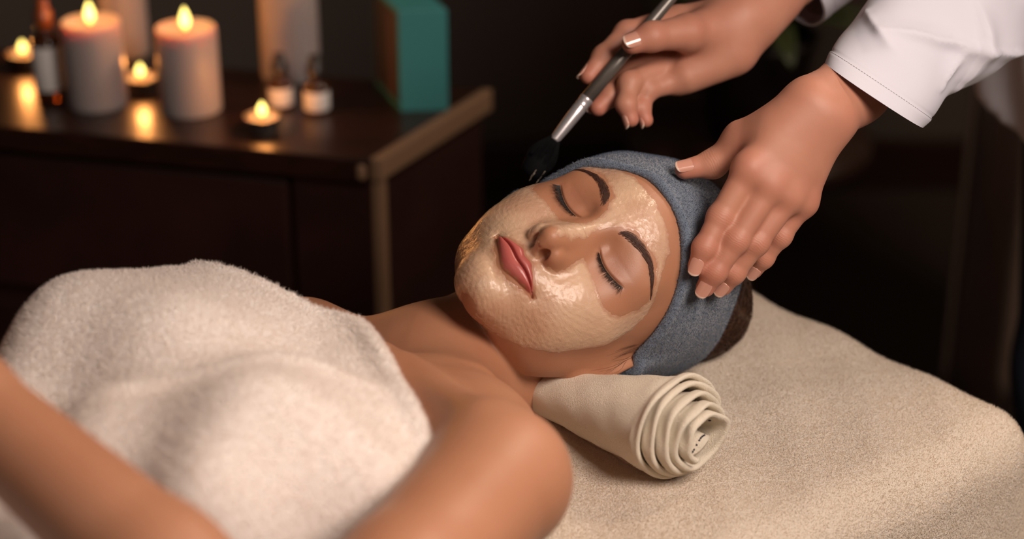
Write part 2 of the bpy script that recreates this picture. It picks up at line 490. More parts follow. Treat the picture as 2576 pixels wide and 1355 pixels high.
C.add(lambda p: head_sdf(w2h(p)), hb.min(0), hb.max(0), .006)

fb = np.stack([h2w((sx, sf, su)) for sx in (-.055, .06) for sf in (.045, .115) for su in (-.115, .045)])
flo, fhi = fb.min(0), fb.max(0)
QK = globals().get('QUICK', 1.0)
fs = .00068 * QK
cl_ax = [grid_axis(-1.55, .22, [(flo[0], fhi[0], fs)], .007), grid_axis(.30, 1.60, [(flo[1], fhi[1], fs)], .007), grid_axis(.66, 1.0, [(flo[2], fhi[2], fs)], .007)]
CL = lambda p, band=.02: smax(C(p, band), f4(BEDZ + .0012) - p[:, 2], .010)
V, Q = mesh_field(CL, cl_ax)
V = snap(CL, V, 1)
client = mesh_obj('person', V, Q, SKIN)
tag(client, 'woman lying on her back with closed eyes, cream mask on face', 'person')
hv = w2h(V.astype(f4))

# colours of her own skin: lips, blush of nose wings, brow tint, lid and lash make-up
a_ = np.abs(hv[:, 0]); us, top, bot = lip_curves(a_)
inhead = (np.abs(hv) < .16).all(1) & (hv[:, 1] > .05)
wob = .0004 * np.sin(hv[:, 0] * 900)
lip = ss(top + wob - hv[:, 2], -.0008, .0006) * ss(hv[:, 2] - bot + wob, -.0008, .0006) * (1 - ss(a_, LIPW - .002, LIPW + .0005)) * inhead
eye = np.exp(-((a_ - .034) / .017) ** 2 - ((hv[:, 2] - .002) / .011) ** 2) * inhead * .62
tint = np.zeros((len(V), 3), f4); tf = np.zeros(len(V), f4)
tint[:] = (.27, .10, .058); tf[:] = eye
vv = hv[:, 2] - lash_u(a_); lin = ss(a_, EIN + .001, EIN + .008) * (1 - ss(a_, EOUT - .001, EOUT + .003)) * inhead
liner = np.exp(-((vv + .0006) / np.where(vv > 0, .0010, .0017)) ** 2) * lin * .82
browt = np.interp(a_, [.010, .0122, .018, .025, .0325, .040, .0490, .0572, .0590], [.0, .0026, .0037, .0036, .0030, .0024, .0016, .0005, .0])
browc = np.interp(a_, [.0122, .018, .025, .0325, .040, .0490, .0572], [.0142, .0190, .0222, .0245, .0252, .0230, .0190])
brw = np.exp(-((hv[:, 2] - browc) / np.maximum(browt, 1e-5)) ** 2 * 1.1) * (browt > 1e-4) * inhead * .36
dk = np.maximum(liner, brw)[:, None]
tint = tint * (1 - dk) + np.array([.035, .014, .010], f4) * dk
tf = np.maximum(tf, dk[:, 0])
m = lip > .02
tint[m] = (.43, .105, .090); tf[m] = lip[m]
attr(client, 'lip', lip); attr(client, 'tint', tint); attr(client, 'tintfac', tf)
print('client verts', len(V))
# ------------------------------------------------------------------ strands and pile
def strands(P, R0, R1):
    """P (n,k,3) centre lines -> 3-sided tapered tubes"""
    n, k, _ = P.shape
    T = np.gradient(P, axis=1); T /= np.linalg.norm(T, axis=2, keepdims=True) + 1e-12
    ref = np.where(np.abs(T[..., 2:3]) < .9, np.array([0, 0, 1.]), np.array([1., 0, 0]))
    A = np.cross(T, ref); A /= np.linalg.norm(A, axis=2, keepdims=True) + 1e-12; B = np.cross(T, A)
    r = (R0 + (R1 - R0) * np.linspace(0, 1, k))[None, :, None]
    ang = np.array([0, 2.094, 4.189])
    V = (P[:, :, None] + r[..., None] * (A[:, :, None] * np.cos(ang)[None, None, :, None] + B[:, :, None] * np.sin(ang)[None, None, :, None])).reshape(-1, 3)
    b = (np.arange(n) * k * 3)[:, None, None] + (np.arange(k - 1) * 3)[None, :, None]
    j = np.arange(3); j2 = (j + 1) % 3
    F_ = np.stack([b + j, b + j2, b + 3 + j2, b + 3 + j], -1).reshape(-1, 4)
    return V, F_
def pile(name, V, Q, count, length, width, m, parent, keep=None, lean=.8, seed=1, flow=None):
    rng = np.random.default_rng(seed)
    V = np.asarray(V, np.float64)
    e1 = V[Q[:, 2]] - V[Q[:, 0]]; e2 = V[Q[:, 3]] - V[Q[:, 1]]
    nn = np.cross(e1, e2); ar = np.linalg.norm(nn, axis=1) + 1e-15; nn = nn / ar[:, None]
    w = ar.copy()
    if keep is not None: w *= keep(V[Q].mean(1), nn)
    idx = np.searchsorted(np.cumsum(w) / w.sum(), rng.random(count)); idx = np.minimum(idx, len(Q) - 1)
    a = rng.random((count, 1)); b = rng.random((count, 1)); q = Q[idx]
    P = (V[q[:, 0]] * (1 - a) + V[q[:, 1]] * a) * (1 - b) + (V[q[:, 3]] * (1 - a) + V[q[:, 2]] * a) * b
    n = nn[idx]
    cl = np.stack([np.sin(P[:, 0] * 310 + 3 * np.sin(P[:, 1] * 170)), np.sin(P[:, 1] * 290 + 3 * np.sin(P[:, 2] * 190 + 1)), np.sin(P[:, 2] * 270 + 2 * np.sin(P[:, 0] * 210 + 2))], 1)
    d = n + lean * (rng.normal(size=(count, 3)) * .6 + cl * .25)
    if flow is not None: d += flow
    d /= np.linalg.norm(d, axis=1, keepdims=True)
    t = np.cross(d, rng.normal(size=(count, 3))); t /= np.linalg.norm(t, axis=1, keepdims=True) + 1e-9
    L = length * (.5 + rng.random((count, 1)))
    VV = np.stack([P - t * width, P + t * width, P + d * L], 1).reshape(-1, 3)
    o = mesh_obj(name, VV, np.arange(count * 3).reshape(-1, 3), m, parent)
    o['kind'] = 'stuff'
    return o

# ------------------------------------------------------------------ hair, headband
HAIR = mat('brown_hair', (.055, .022, .010), .42)
_nz = noise(HAIR, 300, 3)
link(HAIR, ramp(HAIR, _nz.outputs['Fac'], [(.35, (.030, .012, .006)), (.75, (.095, .040, .018))]).outputs['Color'], BS(HAIR).inputs['Base Color'])
def hair_f(p, band=.02):
    q = w2h(p); s = scalp_sdf(q)
    s = s + .0012 * np.sin(q[:, 0] * 420 + 6 * np.sin(q[:, 1] * 30)) * ss(-q[:, 1], -.06, .0)
    e, _ = band_edges(q)
    return smax(s, -(e - .006), .006)
hb2 = np.stack([h2w((sx, sf, su)) for sx in (-.09, .1) for sf in (-.13, .08) for su in (-.06, .16)])
Vh, Qh = mesh_field(hair_f, [grid_axis(hb2[:, i].min(), hb2[:, i].max(), [], .0028) for i in range(3)])
hair = mesh_obj('hair', Vh, Qh, HAIR, client); hair['label'] = 'dark brown hair pinned up under the headband'
# loose strands over it, combed from the band towards the knot at the crown
def on_scalp(q, off=.0006, it=6):
    q = q.astype(f4).copy()
    for _ in range(it):
        d = scalp_sdf(q) - off; g = np.stack([(scalp_sdf(q + e_) - scalp_sdf(q - e_)) / 1e-3 for e_ in np.eye(3, dtype=f4) * 5e-4], 1)
        q -= g * d[:, None] / np.maximum((g * g).sum(1), .3)[:, None]
    return q
n = 2600
th = RNG.uniform(0, 2 * math.pi, n); knot = np.array([.035, -.075, .135])
st = np.stack([.09 * np.sin(th), -.02 + .10 * np.cos(th), np.zeros(n)], 1); st[:, 2] = .105 + .65 * st[:, 1] + RNG.uniform(-.02, .02, n)
end = knot + RNG.normal(size=(n, 3)) * .022
tt = np.linspace(0, 1, 9)[None, :, None]
P = st[:, None] * (1 - tt) + end[:, None] * tt + np.array([.0, -.01, .012]) * (np.sin(tt * math.pi))
Ps = on_scalp(P.reshape(-1, 3)).reshape(n, 9, 3) + RNG.normal(size=(n, 1, 3)) * .0009 * tt
Vs, Fs = strands(h2w(Ps.reshape(-1, 3)).reshape(n, 9, 3), .00028, .00012)
mesh_obj('hair_strands', Vs, Fs, HAIR, client)['kind'] = 'stuff'
# wisps before the ear
n = 26
u0 = RNG.uniform(-.012, .012, n); f0 = u0 / .65 + RNG.uniform(-.012, .004, n)
P = np.stack([np.full((n, 6), .074), f0[:, None] + np.linspace(0, .004, 6) + RNG.normal(size=(n, 1)) * .002 * np.linspace(0, 1, 6), u0[:, None] - np.linspace(0, 1, 6) * RNG.uniform(.012, .03, (n, 1))], 2)
q = P.reshape(-1, 3).astype(f4)
for _ in range(8):
    d = head_sdf(q) - .0005; g = np.stack([(head_sdf(q + e_) - head_sdf(q - e_)) / 1e-3 for e_ in np.eye(3, dtype=f4) * 5e-4], 1)
    q -= g * d[:, None] / np.maximum((g * g).sum(1), .3)[:, None]
Vs, Fs = strands(h2w(q).reshape(n, 6, 3), .00011, .00004)
mesh_obj('hair_wisps', Vs, Fs, HAIR, client)['kind'] = 'stuff'

def band_f(p, band=.02):
    q = w2h(p); s = band_sdf(q)
    e0, e1 = band_edges(q)
    # soft puckers and a rolled front hem
    out = s - .0048 - .0018 * np.exp(-((e0 - .004) / .0035) ** 2) - .0008 * np.sin(q[:, 0] * 130 + q[:, 2] * 60)
    d = smax(out, -(s + .001), .003)
    d = smax(d, -e0 * .84, .004); return smax(d, -e1 * .84, .004)
hb3 = np.stack([h2w((sx, sf, su)) for sx in (-.1, .105) for sf in (-.14, .115) for su in (-.11, .16)])
Vb, Qb = mesh_field(band_f, [grid_axis(hb3[:, i].min(), hb3[:, i].max(), [], .0019 * QK) for i in range(3)])
headband = mesh_obj('headband', Vb, Qb, BAND, client); headband['label'] = 'blue towelling headband'
FUZZ = QK < 1.5
camp = np.array([0, 0, CAMZ])
def facing(c, n, lim=-.35):
    v = camp - c; v /= np.linalg.norm(v, axis=1, keepdims=True); return ((v * n).sum(1) > lim).astype(float)
pile('terry_loops', Vb, Qb, 90000 if FUZZ else 100, .0012, .00020, FBAND, headband, facing, .9, 3)

# ------------------------------------------------------------------ cream mask brushed over the face
def poly_dist(P, poly):
    """signed distance to a closed 2D polygon, positive inside"""
    poly = np.asarray(poly, float); d = np.full(len(P), 1e9); ins = np.zeros(len(P), bool)
    for i in range(len(poly)):
        a, b = poly[i], poly[(i + 1) % len(poly)]
        ab = b - a; t = np.clip(((P - a) @ ab) / (ab @ ab), 0, 1)
        d = np.minimum(d, np.linalg.norm(P - a - t[:, None] * ab, axis=1))
        c = ((a[1] > P[:, 1]) != (b[1] > P[:, 1]))
        xx = (b[0] - a[0]) * (P[:, 1] - a[1]) / (b[1] - a[1] if b[1] != a[1] else 1e-9) + a[0]
        ins ^= c & (P[:, 0] < xx)
    return np.where(ins, d, -d)
KT = .085
outer = [(0, -.1060), (.257, -.1050), (.535, -.0960), (.809, -.0830), (.968, -.0626), (1.063, -.0401), (1.125, -.0169), (1.08, .004), (.95, .016), (.78, .0240), (.60, .0330), (.464, .0453), (.27, .0504), (.0, .0530)]
outer = outer + [(-t * 1.22, u - .024 * (u < -.05)) for t, u in outer[::-1][1:-1]]
eyeh = [(.085, -.013), (.050, -.002), (.095, .0135), (.185, .0255), (.337, .0285), (.462, .0310), (.601, .0262), (.75, .0190), (.83, .0082), (.79, -.0090), (.676, -.0187), (.495, -.0191), (.327, -.0175), (.17, -.0187)]
noseh = [(.022, -.0415), (.060, -.0325), (.075, -.0173), (.10, -.010), (.20, -.0200), (.215, -.0300), (.222, -.0430), (.15, -.0500), (.0, -.0505), (-.05, -.047), (-.06, -.040), (-.02, -.036)]
S2 = np.array([KT, 1.0])
def n3(p, s, k=0):
    x, y, z = (p * s).T
    return (np.sin(x + 1.7 * np.sin(y * .9 + k) + k) + np.sin(y * 1.13 + 1.9 * np.sin(z * .8 + 2 + k)) + np.sin(z * 1.07 + 1.6 * np.sin(x * 1.1 + 4 + k))) / 3
def mask_amount(h):
    th = np.arctan2(h[:, 0], h[:, 1]); P = np.stack([th * KT, h[:, 2]], 1); A = np.abs(P[:, 0])
    wob = .0011 * n3(h, 420) + .0007 * n3(h, 1100, 2)
    d = poly_dist(P, np.array(outer) * S2)
    d = np.minimum(d, -poly_dist(np.stack([A, P[:, 1]], 1), np.array(eyeh) * S2))
    d = np.minimum(d, -poly_dist(P, np.array(noseh) * S2))
    us, top, bot = lip_curves(np.abs(h[:, 0])); a = np.abs(h[:, 0])
    up_ = np.maximum(top - us, 0) + .0016; lo_ = np.maximum(us - bot, 0) + .0022
    v = np.where(h[:, 2] > us, (h[:, 2] - us) / up_, (us - h[:, 2]) / lo_)
    lipd = np.where(a < LIPW + .003, (v - 1) * .008, .01)
    lipd = np.maximum(lipd, (a - LIPW - .0025))
    d = np.minimum(d, lipd)
    return d + wob
sel = (hv[:, 1] > .0) & (hv[:, 2] > -.125) & (hv[:, 2] < .07) & (np.abs(hv[:, 0]) < .085)
md = np.full(len(V), -1.0); ii = np.nonzero(sel)[0]; ii = ii[np.abs(head_sdf(hv[ii].astype(f4))) < .0012]; md[ii] = mask_amount(hv[ii].astype(float))
qs = Q[(md[Q] > -.0006).all(1)]
uq, inv = np.unique(qs.ravel(), return_inverse=True)
gn = grad(C, V[uq].astype(f4)); gn /= np.linalg.norm(gn, axis=1, keepdims=True)
hm = hv[uq].astype(float); dm = md[uq]
cen = np.stack([np.abs(hm[:, 0]) - .030, hm[:, 2] + .012], 1)
rho = np.linalg.norm(cen * np.array([1, .9]), axis=1); phi = np.arctan2(cen[:, 1], cen[:, 0])
fl = np.stack([rho * 1000, phi * 9, hm[:, 1] * 60], 1)
wav = .5 + .5 * np.sin(rho * 2100 + 2.2 * np.sin(phi * 7) + 2.5 * n3(hm, 160))
film = ss(dm, -.0006, .0060) * .7 + .3 * ss(dm, .002, .010)
thick = -.0003 + .0007 * film + .00025 * ss(dm, -.0006, .0010) + ss(dm, .0005, .003) * (.00010 * wav * ss(rho, .02, .04) * ss(-hm[:, 2], .0, .03) + .00014 * n3(hm, 300, 1) + .00014 * n3(hm, 1000)) + .00012 * np.exp(-((dm - .0015) / .0012) ** 2)
MASK = mat('cream_mask', (.66, .47, .30), .27, Subsurface_Weight=.15, Subsurface_Scale=.006)
BS(MASK).inputs['Subsurface Radius'].default_value = (1, .5, .3)
BS(MASK).inputs['Specular IOR Level'].default_value = .6
fa = attrn(MASK, 'flow')
na = noise(MASK, 2.2, 5, .7, vec=fa.outputs['Vector']); nb_ = noise(MASK, 720, 4, .7); nc_ = noise(MASK, 28, 3)
mx = N(MASK, 'ShaderNodeMath', operation='MULTIPLY_ADD'); link(MASK, nb_.outputs['Fac'], mx.inputs[0]); mx.inputs[1].default_value = .9; link(MASK, na.outputs['Fac'], mx.inputs[2])
bump(MASK, mx.outputs[0], .7, .0006)
_mc = ramp(MASK, nc_.outputs['Fac'], [(.35, (.54, .315, .20)), (.62, (.63, .415, .27))])
_fa2 = attrn(MASK, 'film'); _ad = N(MASK, 'ShaderNodeMath', operation='MULTIPLY_ADD'); link(MASK, nb_.outputs['Fac'], _ad.inputs[0]); _ad.inputs[1].default_value = .5; link(MASK, _fa2.outputs['Fac'], _ad.inputs[2])
_fr = ramp(MASK, _ad.outputs[0], [(.15, (.0, .0, .0)), (.85, (1, 1, 1))])
link(MASK, mixc(MASK, _fr.outputs['Color'], (.45, .208, .117), _mc.outputs['Color']), BS(MASK).inputs['Base Color'])
_n5 = noise(MASK, 800, 2, .5); _m5 = N(MASK, 'ShaderNodeMath', operation='MULTIPLY_ADD'); link(MASK, na.outputs['Fac'], _m5.inputs[0]); _m5.inputs[1].default_value = .7; link(MASK, _n5.outputs['Fac'], _m5.inputs[2])
_b5 = N(MASK, 'ShaderNodeBump'); _b5.inputs['Strength'].default_value = .26; _b5.inputs['Distance'].default_value = .0006; link(MASK, _m5.outputs[0], _b5.inputs['Height']); link(MASK, _b5.outputs['Normal'], BS(MASK).inputs['Coat Normal'])
BS(MASK).inputs['Coat Weight'].default_value = .75; BS(MASK).inputs['Coat Roughness'].default_value = .13
msk = mesh_obj('face_mask', V[uq] + gn * thick[:, None].astype(f4), inv.reshape(-1, 4), MASK, client)
msk['label'] = 'glossy cream clay mask brushed over cheeks, chin, nose and forehead'
attr(msk, 'flow', fl); attr(msk, 'film', film)

# ------------------------------------------------------------------ brows and lashes
def face_f(x, u):
    q = np.stack([x, np.full_like(x, .125), u], 1).astype(f4)
    for _ in range(70): q[:, 1] -= np.maximum(head_sdf(q), -.0005) * .7
    return q
BROWM = mat('brow_hair', (.070, .030, .020), .6); LASHM = mat('lash_hair', (.006, .004, .004), .5)
bx = np.array([.0122, .018, .025, .0325, .040, .0490, .0572]); bu = np.array([.0142, .0190, .0222, .0245, .0252, .0230, .0190])
bw = np.array([.0026, .0037, .0036, .0030, .0024, .0016, .0005])
for sg in (1, -1):
    n = 520; t = RNG.random(n) ** .9 * .97
    xx = np.interp(t, np.linspace(0, 1, 7), bx); uc = np.interp(t, np.linspace(0, 1, 7), bu); w_ = np.interp(t, np.linspace(0, 1, 7), bw)
    k = np.clip(RNG.normal(size=n) * .5, -1, 1); L = .0045 + .0035 * RNG.random(n) * (1 - t * .4)
    tx = np.interp(t + .02, np.linspace(0, 1, 7), bx) - xx; tu = np.interp(t + .02, np.linspace(0, 1, 7), bu) - uc
    tl = np.hypot(tx, tu) + 1e-9; tx /= tl; tu /= tl
    lift = (.65 * (1 - t) * (1 - .2 * k) - .25 * k * t) + RNG.normal(size=n) * .08
    s4 = np.linspace(0, 1, 5)
    X = xx[:, None] + (tx - lift * 0 * tu)[:, None] * L[:, None] * s4 ; U = (uc + k * w_)[:, None] + (tu + lift * .6)[:, None] * L[:, None] * (s4 - .35 * s4 ** 2)
    lim = np.interp(X, bx, bu) + np.interp(X, bx, bw) * 1.15 + .0004
    U = np.minimum(U, lim)
    g = face_f((sg * X).ravel(), U.ravel())
    g[:, 1] += (.0004 + .0005 * np.sin(np.tile(s4, n) * math.pi)).astype(f4)
    Vs, Fs = strands(h2w(g).reshape(n, 5, 3), .00016, .00005)
    o = mesh_obj('eyebrow', Vs, Fs, BROWM, client)
    n = 260; t = np.linspace(.08, 1.0, n); xx = EIN + (EOUT - EIN) * t + RNG.normal(size=n) * .0003
    L = (.0030 + .0050 * np.sin(np.clip(t * .9 + .05, 0, 1) * 2.2)) * (.7 + .45 * RNG.random(n))
    s6 = np.linspace(0, 1, 7)
    out_ = (t - .35) * .75 + RNG.normal(size=n) * .13
    X = xx[:, None] + out_[:, None] * L[:, None] * s6
    U = lash_u(xx)[:, None] - L[:, None] * (s6 * .95 - .22 * s6 ** 2)
    g = face_f((sg * X).ravel(), U.ravel())
    g[:, 1] += (np.tile(.0003 + .0034 * s6 ** 1.5, n) * np.repeat(L / .008, 7)).astype(f4)
    Vs, Fs = strands(h2w(g).reshape(n, 7, 3), .00014, .00003)
    mesh_obj('eyelashes', Vs, Fs, LASHM, client)
# ------------------------------------------------------------------ therapist: one body, two posed hands
T = Field()
def PX(l): return [W(*q) for q in l]
def pal(a, b, r0, r1, k=.012): T.cone(a, b, r0, r1, k)
nails = []; creases = []
def finger(pts, rad, k=.0045, nail=None, knuckle=True):
    P = PX(pts); T.chain(P, rad, k)
    for i in (1, 2) if len(P) > 3 else (1,):
        if knuckle: T.ellip(P[i], (rad[i] * 1.02,) * 3, None, .004)
    for i in range(1, len(P) - 1): creases.append((P[i - 1], P[i], P[i + 1], .28 if i == 1 else .2))
    if nail is not None: nails.append((P[-2], P[-1], rad[-1], np.array(nail, float)))
    return P
# left hand laid on the headband
wr = [W(2048, 268, 1.405), W(2108, 258, 1.420)]
lw0, lw1 = W(2040, 250, 1.412), W(2082, 305, 1.418)
el_l = W(2520, -110, 1.54)
fo_a, fo_b = W(2136, 200, 1.446), W(2162, 240, 1.450)
T.cone(lw0, fo_a, .0180, .0165, .012); T.cone(lw1, fo_b, .0180, .0185, .012); T.cone((lw0 + lw1) / 2, (fo_a + fo_b) / 2, .018, .019, .012)
T.cone((fo_a + fo_b) / 2, el_l, .022, .036, .02)
T.ellip(W(2108, 292, 1.412), (.008, .008, .008), None, .02)          # wrist bone
mcp = [W(1886, 424, 1.402), W(1938, 464, 1.404), W(1984, 492, 1.412), W(2020, 508, 1.424)]
wb = [W(2024, 270, 1.410), W(2042, 278, 1.410), W(2062, 296, 1.413), W(2080, 316, 1.420)]
for a, b, r0, r1 in zip(wb, mcp, (.0152, .0160, .0160, .0150), (.0118, .0115, .0108, .0098)):
    T.cone(a, b, r0, r1, .013)
    T.ellip(b + np.array([0, -.0006, .0006]), (r1 * .97,) * 3, None, .010)
T.cone(W(1965, 330, 1.415), W(1985, 420, 1.420), .017, .014, .012)    # palm body
finger([(1886, 424, 1.402), (1812, 545, 1.404), (1772, 622, 1.402), (1754, 668, 1.405)], [.0110, .0090, .0081, .0070], nail=(-.25, -1, .55))
finger([(1938, 464, 1.404), (1852, 603, 1.404), (1798, 683, 1.407), (1775, 722, 1.412)], [.0110, .0092, .0083, .0072], nail=(-.2, -1, .6))
finger([(1984, 492, 1.412), (1903, 610, 1.412), (1847, 684, 1.420), (1820, 720, 1.427)], [.0104, .0086, .0078, .0068], nail=(-.1, -1, .6))
finger([(2020, 508, 1.424), (1964, 593, 1.428), (1922, 648, 1.436), (1898, 680, 1.443)], [.0094, .0076, .0068, .0060], nail=(.1, -1, .6))
T.cone(W(1990, 300, 1.414), W(1872, 350, 1.428), .0160, .0122, .014)  # thumb ball
T.cone(W(1940, 350, 1.415), W(1862, 352, 1.430), .0150, .0110, .014)
finger([(1866, 350, 1.428), (1794, 412, 1.436), (1722, 426, 1.434)], [.0116, .0098, .0074], .006, nail=(-.15, -.75, 1.0))
# right hand holding the brush
rw = W(1893, 42, 1.560); el_r = W(2150, -330, 1.72)
T.cone(rw, W(1990, -80, 1.60), .0235, .027, .02); T.cone(W(1990, -80, 1.60), el_r, .027, .038, .02)
T.cone(W(1868, 25, 1.553), W(1935, -40, 1.575), .0165, .018, .014); T.cone(W(1895, 78, 1.565), W(1955, 5, 1.58), .0150, .016, .014)
rm = [W(1706, 52, 1.562), W(1690, 112, 1.566), W(1690, 160, 1.562), W(1700, 200, 1.552)]
rb = [W(1855, 40, 1.558), W(1855, 70, 1.562), W(1852, 100, 1.562), W(1848, 130, 1.556)]
for a, b, r0, r1 in zip(rb, rm, (.017, .017, .017, .0165), (.0125, .0125, .0120, .0115)): T.cone(a, b, r0, r1, .014)
T.cone(W(1838, 138, 1.548), W(1730, 190, 1.545), .0155, .0120, .014)     # heel of the hand
finger([(1706, 50, 1.556), (1578, 84, 1.540), (1520, 142, 1.532), (1482, 190, 1.527)], [.0118, .0097, .0086, .0073], nail=(-1, .1, .2))
finger([(1690, 112, 1.560), (1592, 180, 1.548), (1537, 240, 1.541), (1505, 270, 1.536)], [.0112, .0092, .0082, .0072], nail=(-1, .3, -.3))
finger([(1690, 160, 1.556), (1584, 208, 1.530), (1575, 262, 1.522), (1587, 300, 1.522)], [.0108, .0086, .0074, .0064], nail=(-1, -.35, -.1))
finger([(1700, 204, 1.548), (1630, 226, 1.538), (1613, 272, 1.534), (1625, 302, 1.532)], [.0100, .0078, .0066, .0058], nail=(-1, -.35, -.2))
T.cone(W(1838, 62, 1.550), W(1728, 84, 1.525), .0205, .0150, .016)       # thumb ball
finger([(1728, 82, 1.520), (1640, 92, 1.504), (1592, 108, 1.501)], [.0145, .0108, .0088], .006, nail=(-.35, -1, .75))
# arms, trunk, neck and head
TP = np.array([.600, 1.70, 0]); TF = np.array([-.87, -.49, 0]); TF /= np.linalg.norm(TF); TL = np.array([TF[1], -TF[0], 0]);
if TL[1] > 0: TL = -TL
TR = np.stack([TF, TL, np.array([0, 0, 1.])], 1)
sh_l = np.array([.585, 1.50, 1.30]); sh_r = np.array([.475, 1.79, 1.30])
T.cone(el_l, sh_l, .038, .048, .02); T.cone(el_r, sh_r, .038, .048, .02)
def tp(a, l, z): return TP + TF * a + TL * l + np.array([0, 0, z])
T.cone(sh_l, sh_r, .06, .06, .05); T.ellip(tp(.04, 0, 1.18), (.105, .150, .17), TR, .05); T.ellip(tp(0, 0, .95), (.11, .16, .15), TR, .05)
for sg in (-1, 1):
    T.cone(tp(-.04, sg * .082, .88), tp(-.07, sg * .088, .48), .075, .050, .03); T.cone(tp(-.07, sg * .088, .48), tp(-.10, sg * .09, .08), .050, .034, .02)
    T.ellip(tp(-.03, sg * .095, .045), (.12, .042, .045), TR, .02)
nk = (sh_l + sh_r) / 2 + np.array([-.03, -.02, .04])
TH = nk + np.array([-.075, -.045, .17])
T.cone(nk, TH + np.array([.03, .02, -.06]), .052, .046, .03)
tu = np.array([-.35, -.2, .9]); tu /= np.linalg.norm(tu); tf_ = TF - tu * TF.dot(tu); tf_ += -.35 * tu; tf_ -= tu * 0; tf_ /= np.linalg.norm(tf_)
tu = tu - tf_ * tu.dot(tf_); tu /= np.linalg.norm(tu); tl_ = np.cross(tu, tf_)
THM = np.stack([tl_, tf_, tu], 1).astype(f4)
T.add(lambda p: head_sdf((p - TH.astype(f4)) @ THM), TH - .15, TH + .15, .015)
hs = .0015 * QK
ax3 = [grid_axis(.02, .95, [(.04, .27, hs)], .011), grid_axis(1.20, 2.05, [(1.22, 1.60, hs)], .011), grid_axis(0, 1.75, [(.80, 1.02, hs)], .011)]
Vt, Qt = mesh_field(T, ax3)
Vt = snap(T, Vt, 1)
ther = mesh_obj('person', Vt, Qt, HANDSKIN)
tag(ther, 'therapist in white coat bending over the client, brush in one hand', 'person')
# redder knuckles and finger ends
red = np.zeros(len(Vt), f4)
for pts in ([(1812, 545, 1.404), (1772, 622, 1.402)], [(1852, 603, 1.404), (1798, 683, 1.407)], [(1903, 610, 1.412), (1847, 684, 1.42)], [(1964, 593, 1.428), (1922, 648, 1.436)]):
    for p_ in PX(pts): red = np.maximum(red, .55 * np.exp(-((Vt - p_) ** 2).sum(1) / .009 ** 2))
for a, b, r, nd in nails: red = np.maximum(red, .8 * np.exp(-((Vt - b) ** 2).sum(1) / .011 ** 2))
for b in mcp: red = np.maximum(red, .45 * np.exp(-((Vt - b) ** 2).sum(1) / .015 ** 2))
attr(ther, 'tint', np.tile(np.array([.50, .165, .11], f4), (len(Vt), 1))); attr(ther, 'tintfac', red)

kx = np.zeros(len(Vt), f4); kw = np.zeros(len(Vt), f4)
for a, b, c_, s_ in creases:
    e = (c_ - a) / np.linalg.norm(c_ - a); q_ = Vt - b; al = q_ @ e; g_ = s_ * np.exp(-(al / .0055) ** 2) * (np.linalg.norm(q_, axis=1) < .016)
    m_ = g_ > kw; kw[m_] = g_[m_]; kx[m_] = al[m_] * 3300
attr(ther, 'crease', kx); attr(ther, 'creasew', kw)
NAIL = mat('nail', (.72, .43, .35), .16, Coat_Weight=.5)
_ta = attrn(NAIL, 'tip'); link(NAIL, mixc(NAIL, _ta.outputs['Fac'], (.58, .285, .21), (.76, .58, .47)), BS(NAIL).inputs['Base Color'])
def make_nail(a, b, r, nd):
    d = b - a; d /= np.linalg.norm(d); n_ = nd - d * nd.dot(d); n_ /= np.linalg.norm(n_); w = np.cross(d, n_)
    nu, nv = 13, 15; hw = .78; Lb, Lf = -r * .95, r * 1.03
    Vn = []; tip = []
    for j in range(nv):
        t = j / (nv - 1); y = Lb + (Lf - Lb) * t
        wide = (1 - .16 * max(0, 1 - t * 3) ** 2 - .30 * max(0, (t - .75) / .25) ** 2)
        for i in range(nu):
            s = (i / (nu - 1) - .5) * 2; ang = s * hw * wide
            yy = y - .16 * r * s * s * (1 - 2.4 * (1 - t) ** 2)
            rr = r * (1.045 - .05 * t) + .0003
            Vn.append(b + d * yy + (n_ * math.cos(ang) + w * math.sin(ang) * .98) * rr); tip.append(float(ss(np.array(t + .05 * s * s), .90, .95)))
    top = np.array(Vn); bot = top - n_ * .0009; Va = np.concatenate([top, bot]); m_ = nu * nv; Fc = []
    for j in range(nv - 1):
        for i in range(nu - 1):
            q = [j * nu + i, j * nu + i + 1, (j + 1) * nu + i + 1, (j + 1) * nu + i]
            Fc.append(q); Fc.append([x + m_ for x in q[::-1]])
    rim = [i for i in range(nu)] + [j * nu + nu - 1 for j in range(1, nv)] + [(nv - 1) * nu + i for i in range(nu - 2, -1, -1)] + [j * nu for j in range(nv - 2, 0, -1)]
    for a_, b_ in zip(rim, rim[1:] + rim[:1]): Fc.append([b_, a_, a_ + m_, b_ + m_])
    o = mesh_obj('fingernail', Va, Fc, NAIL, ther); attr(o, 'tip', np.array(tip * 2)); return o
for nl in nails: make_nail(*nl)

# hair of the therapist, cap of a bun
def thair(p, band=.02):
    q = (p - TH.astype(f4)) @ THM
    s = smin(ellip(q, (0, -.022, .045), (.081, .098, .092)), ellip(q, (0, -.11, .07), (.045, .04, .045)), .02)
    return smax(s, (.62 * q[:, 1] - q[:, 2] + .005) * .85, .01)
Vx, Qx = mesh_field(thair, [grid_axis(TH[i] - .2, TH[i] + .2, [], .007) for i in range(3)])
mesh_obj('hair', Vx, Qx, HAIR, ther)

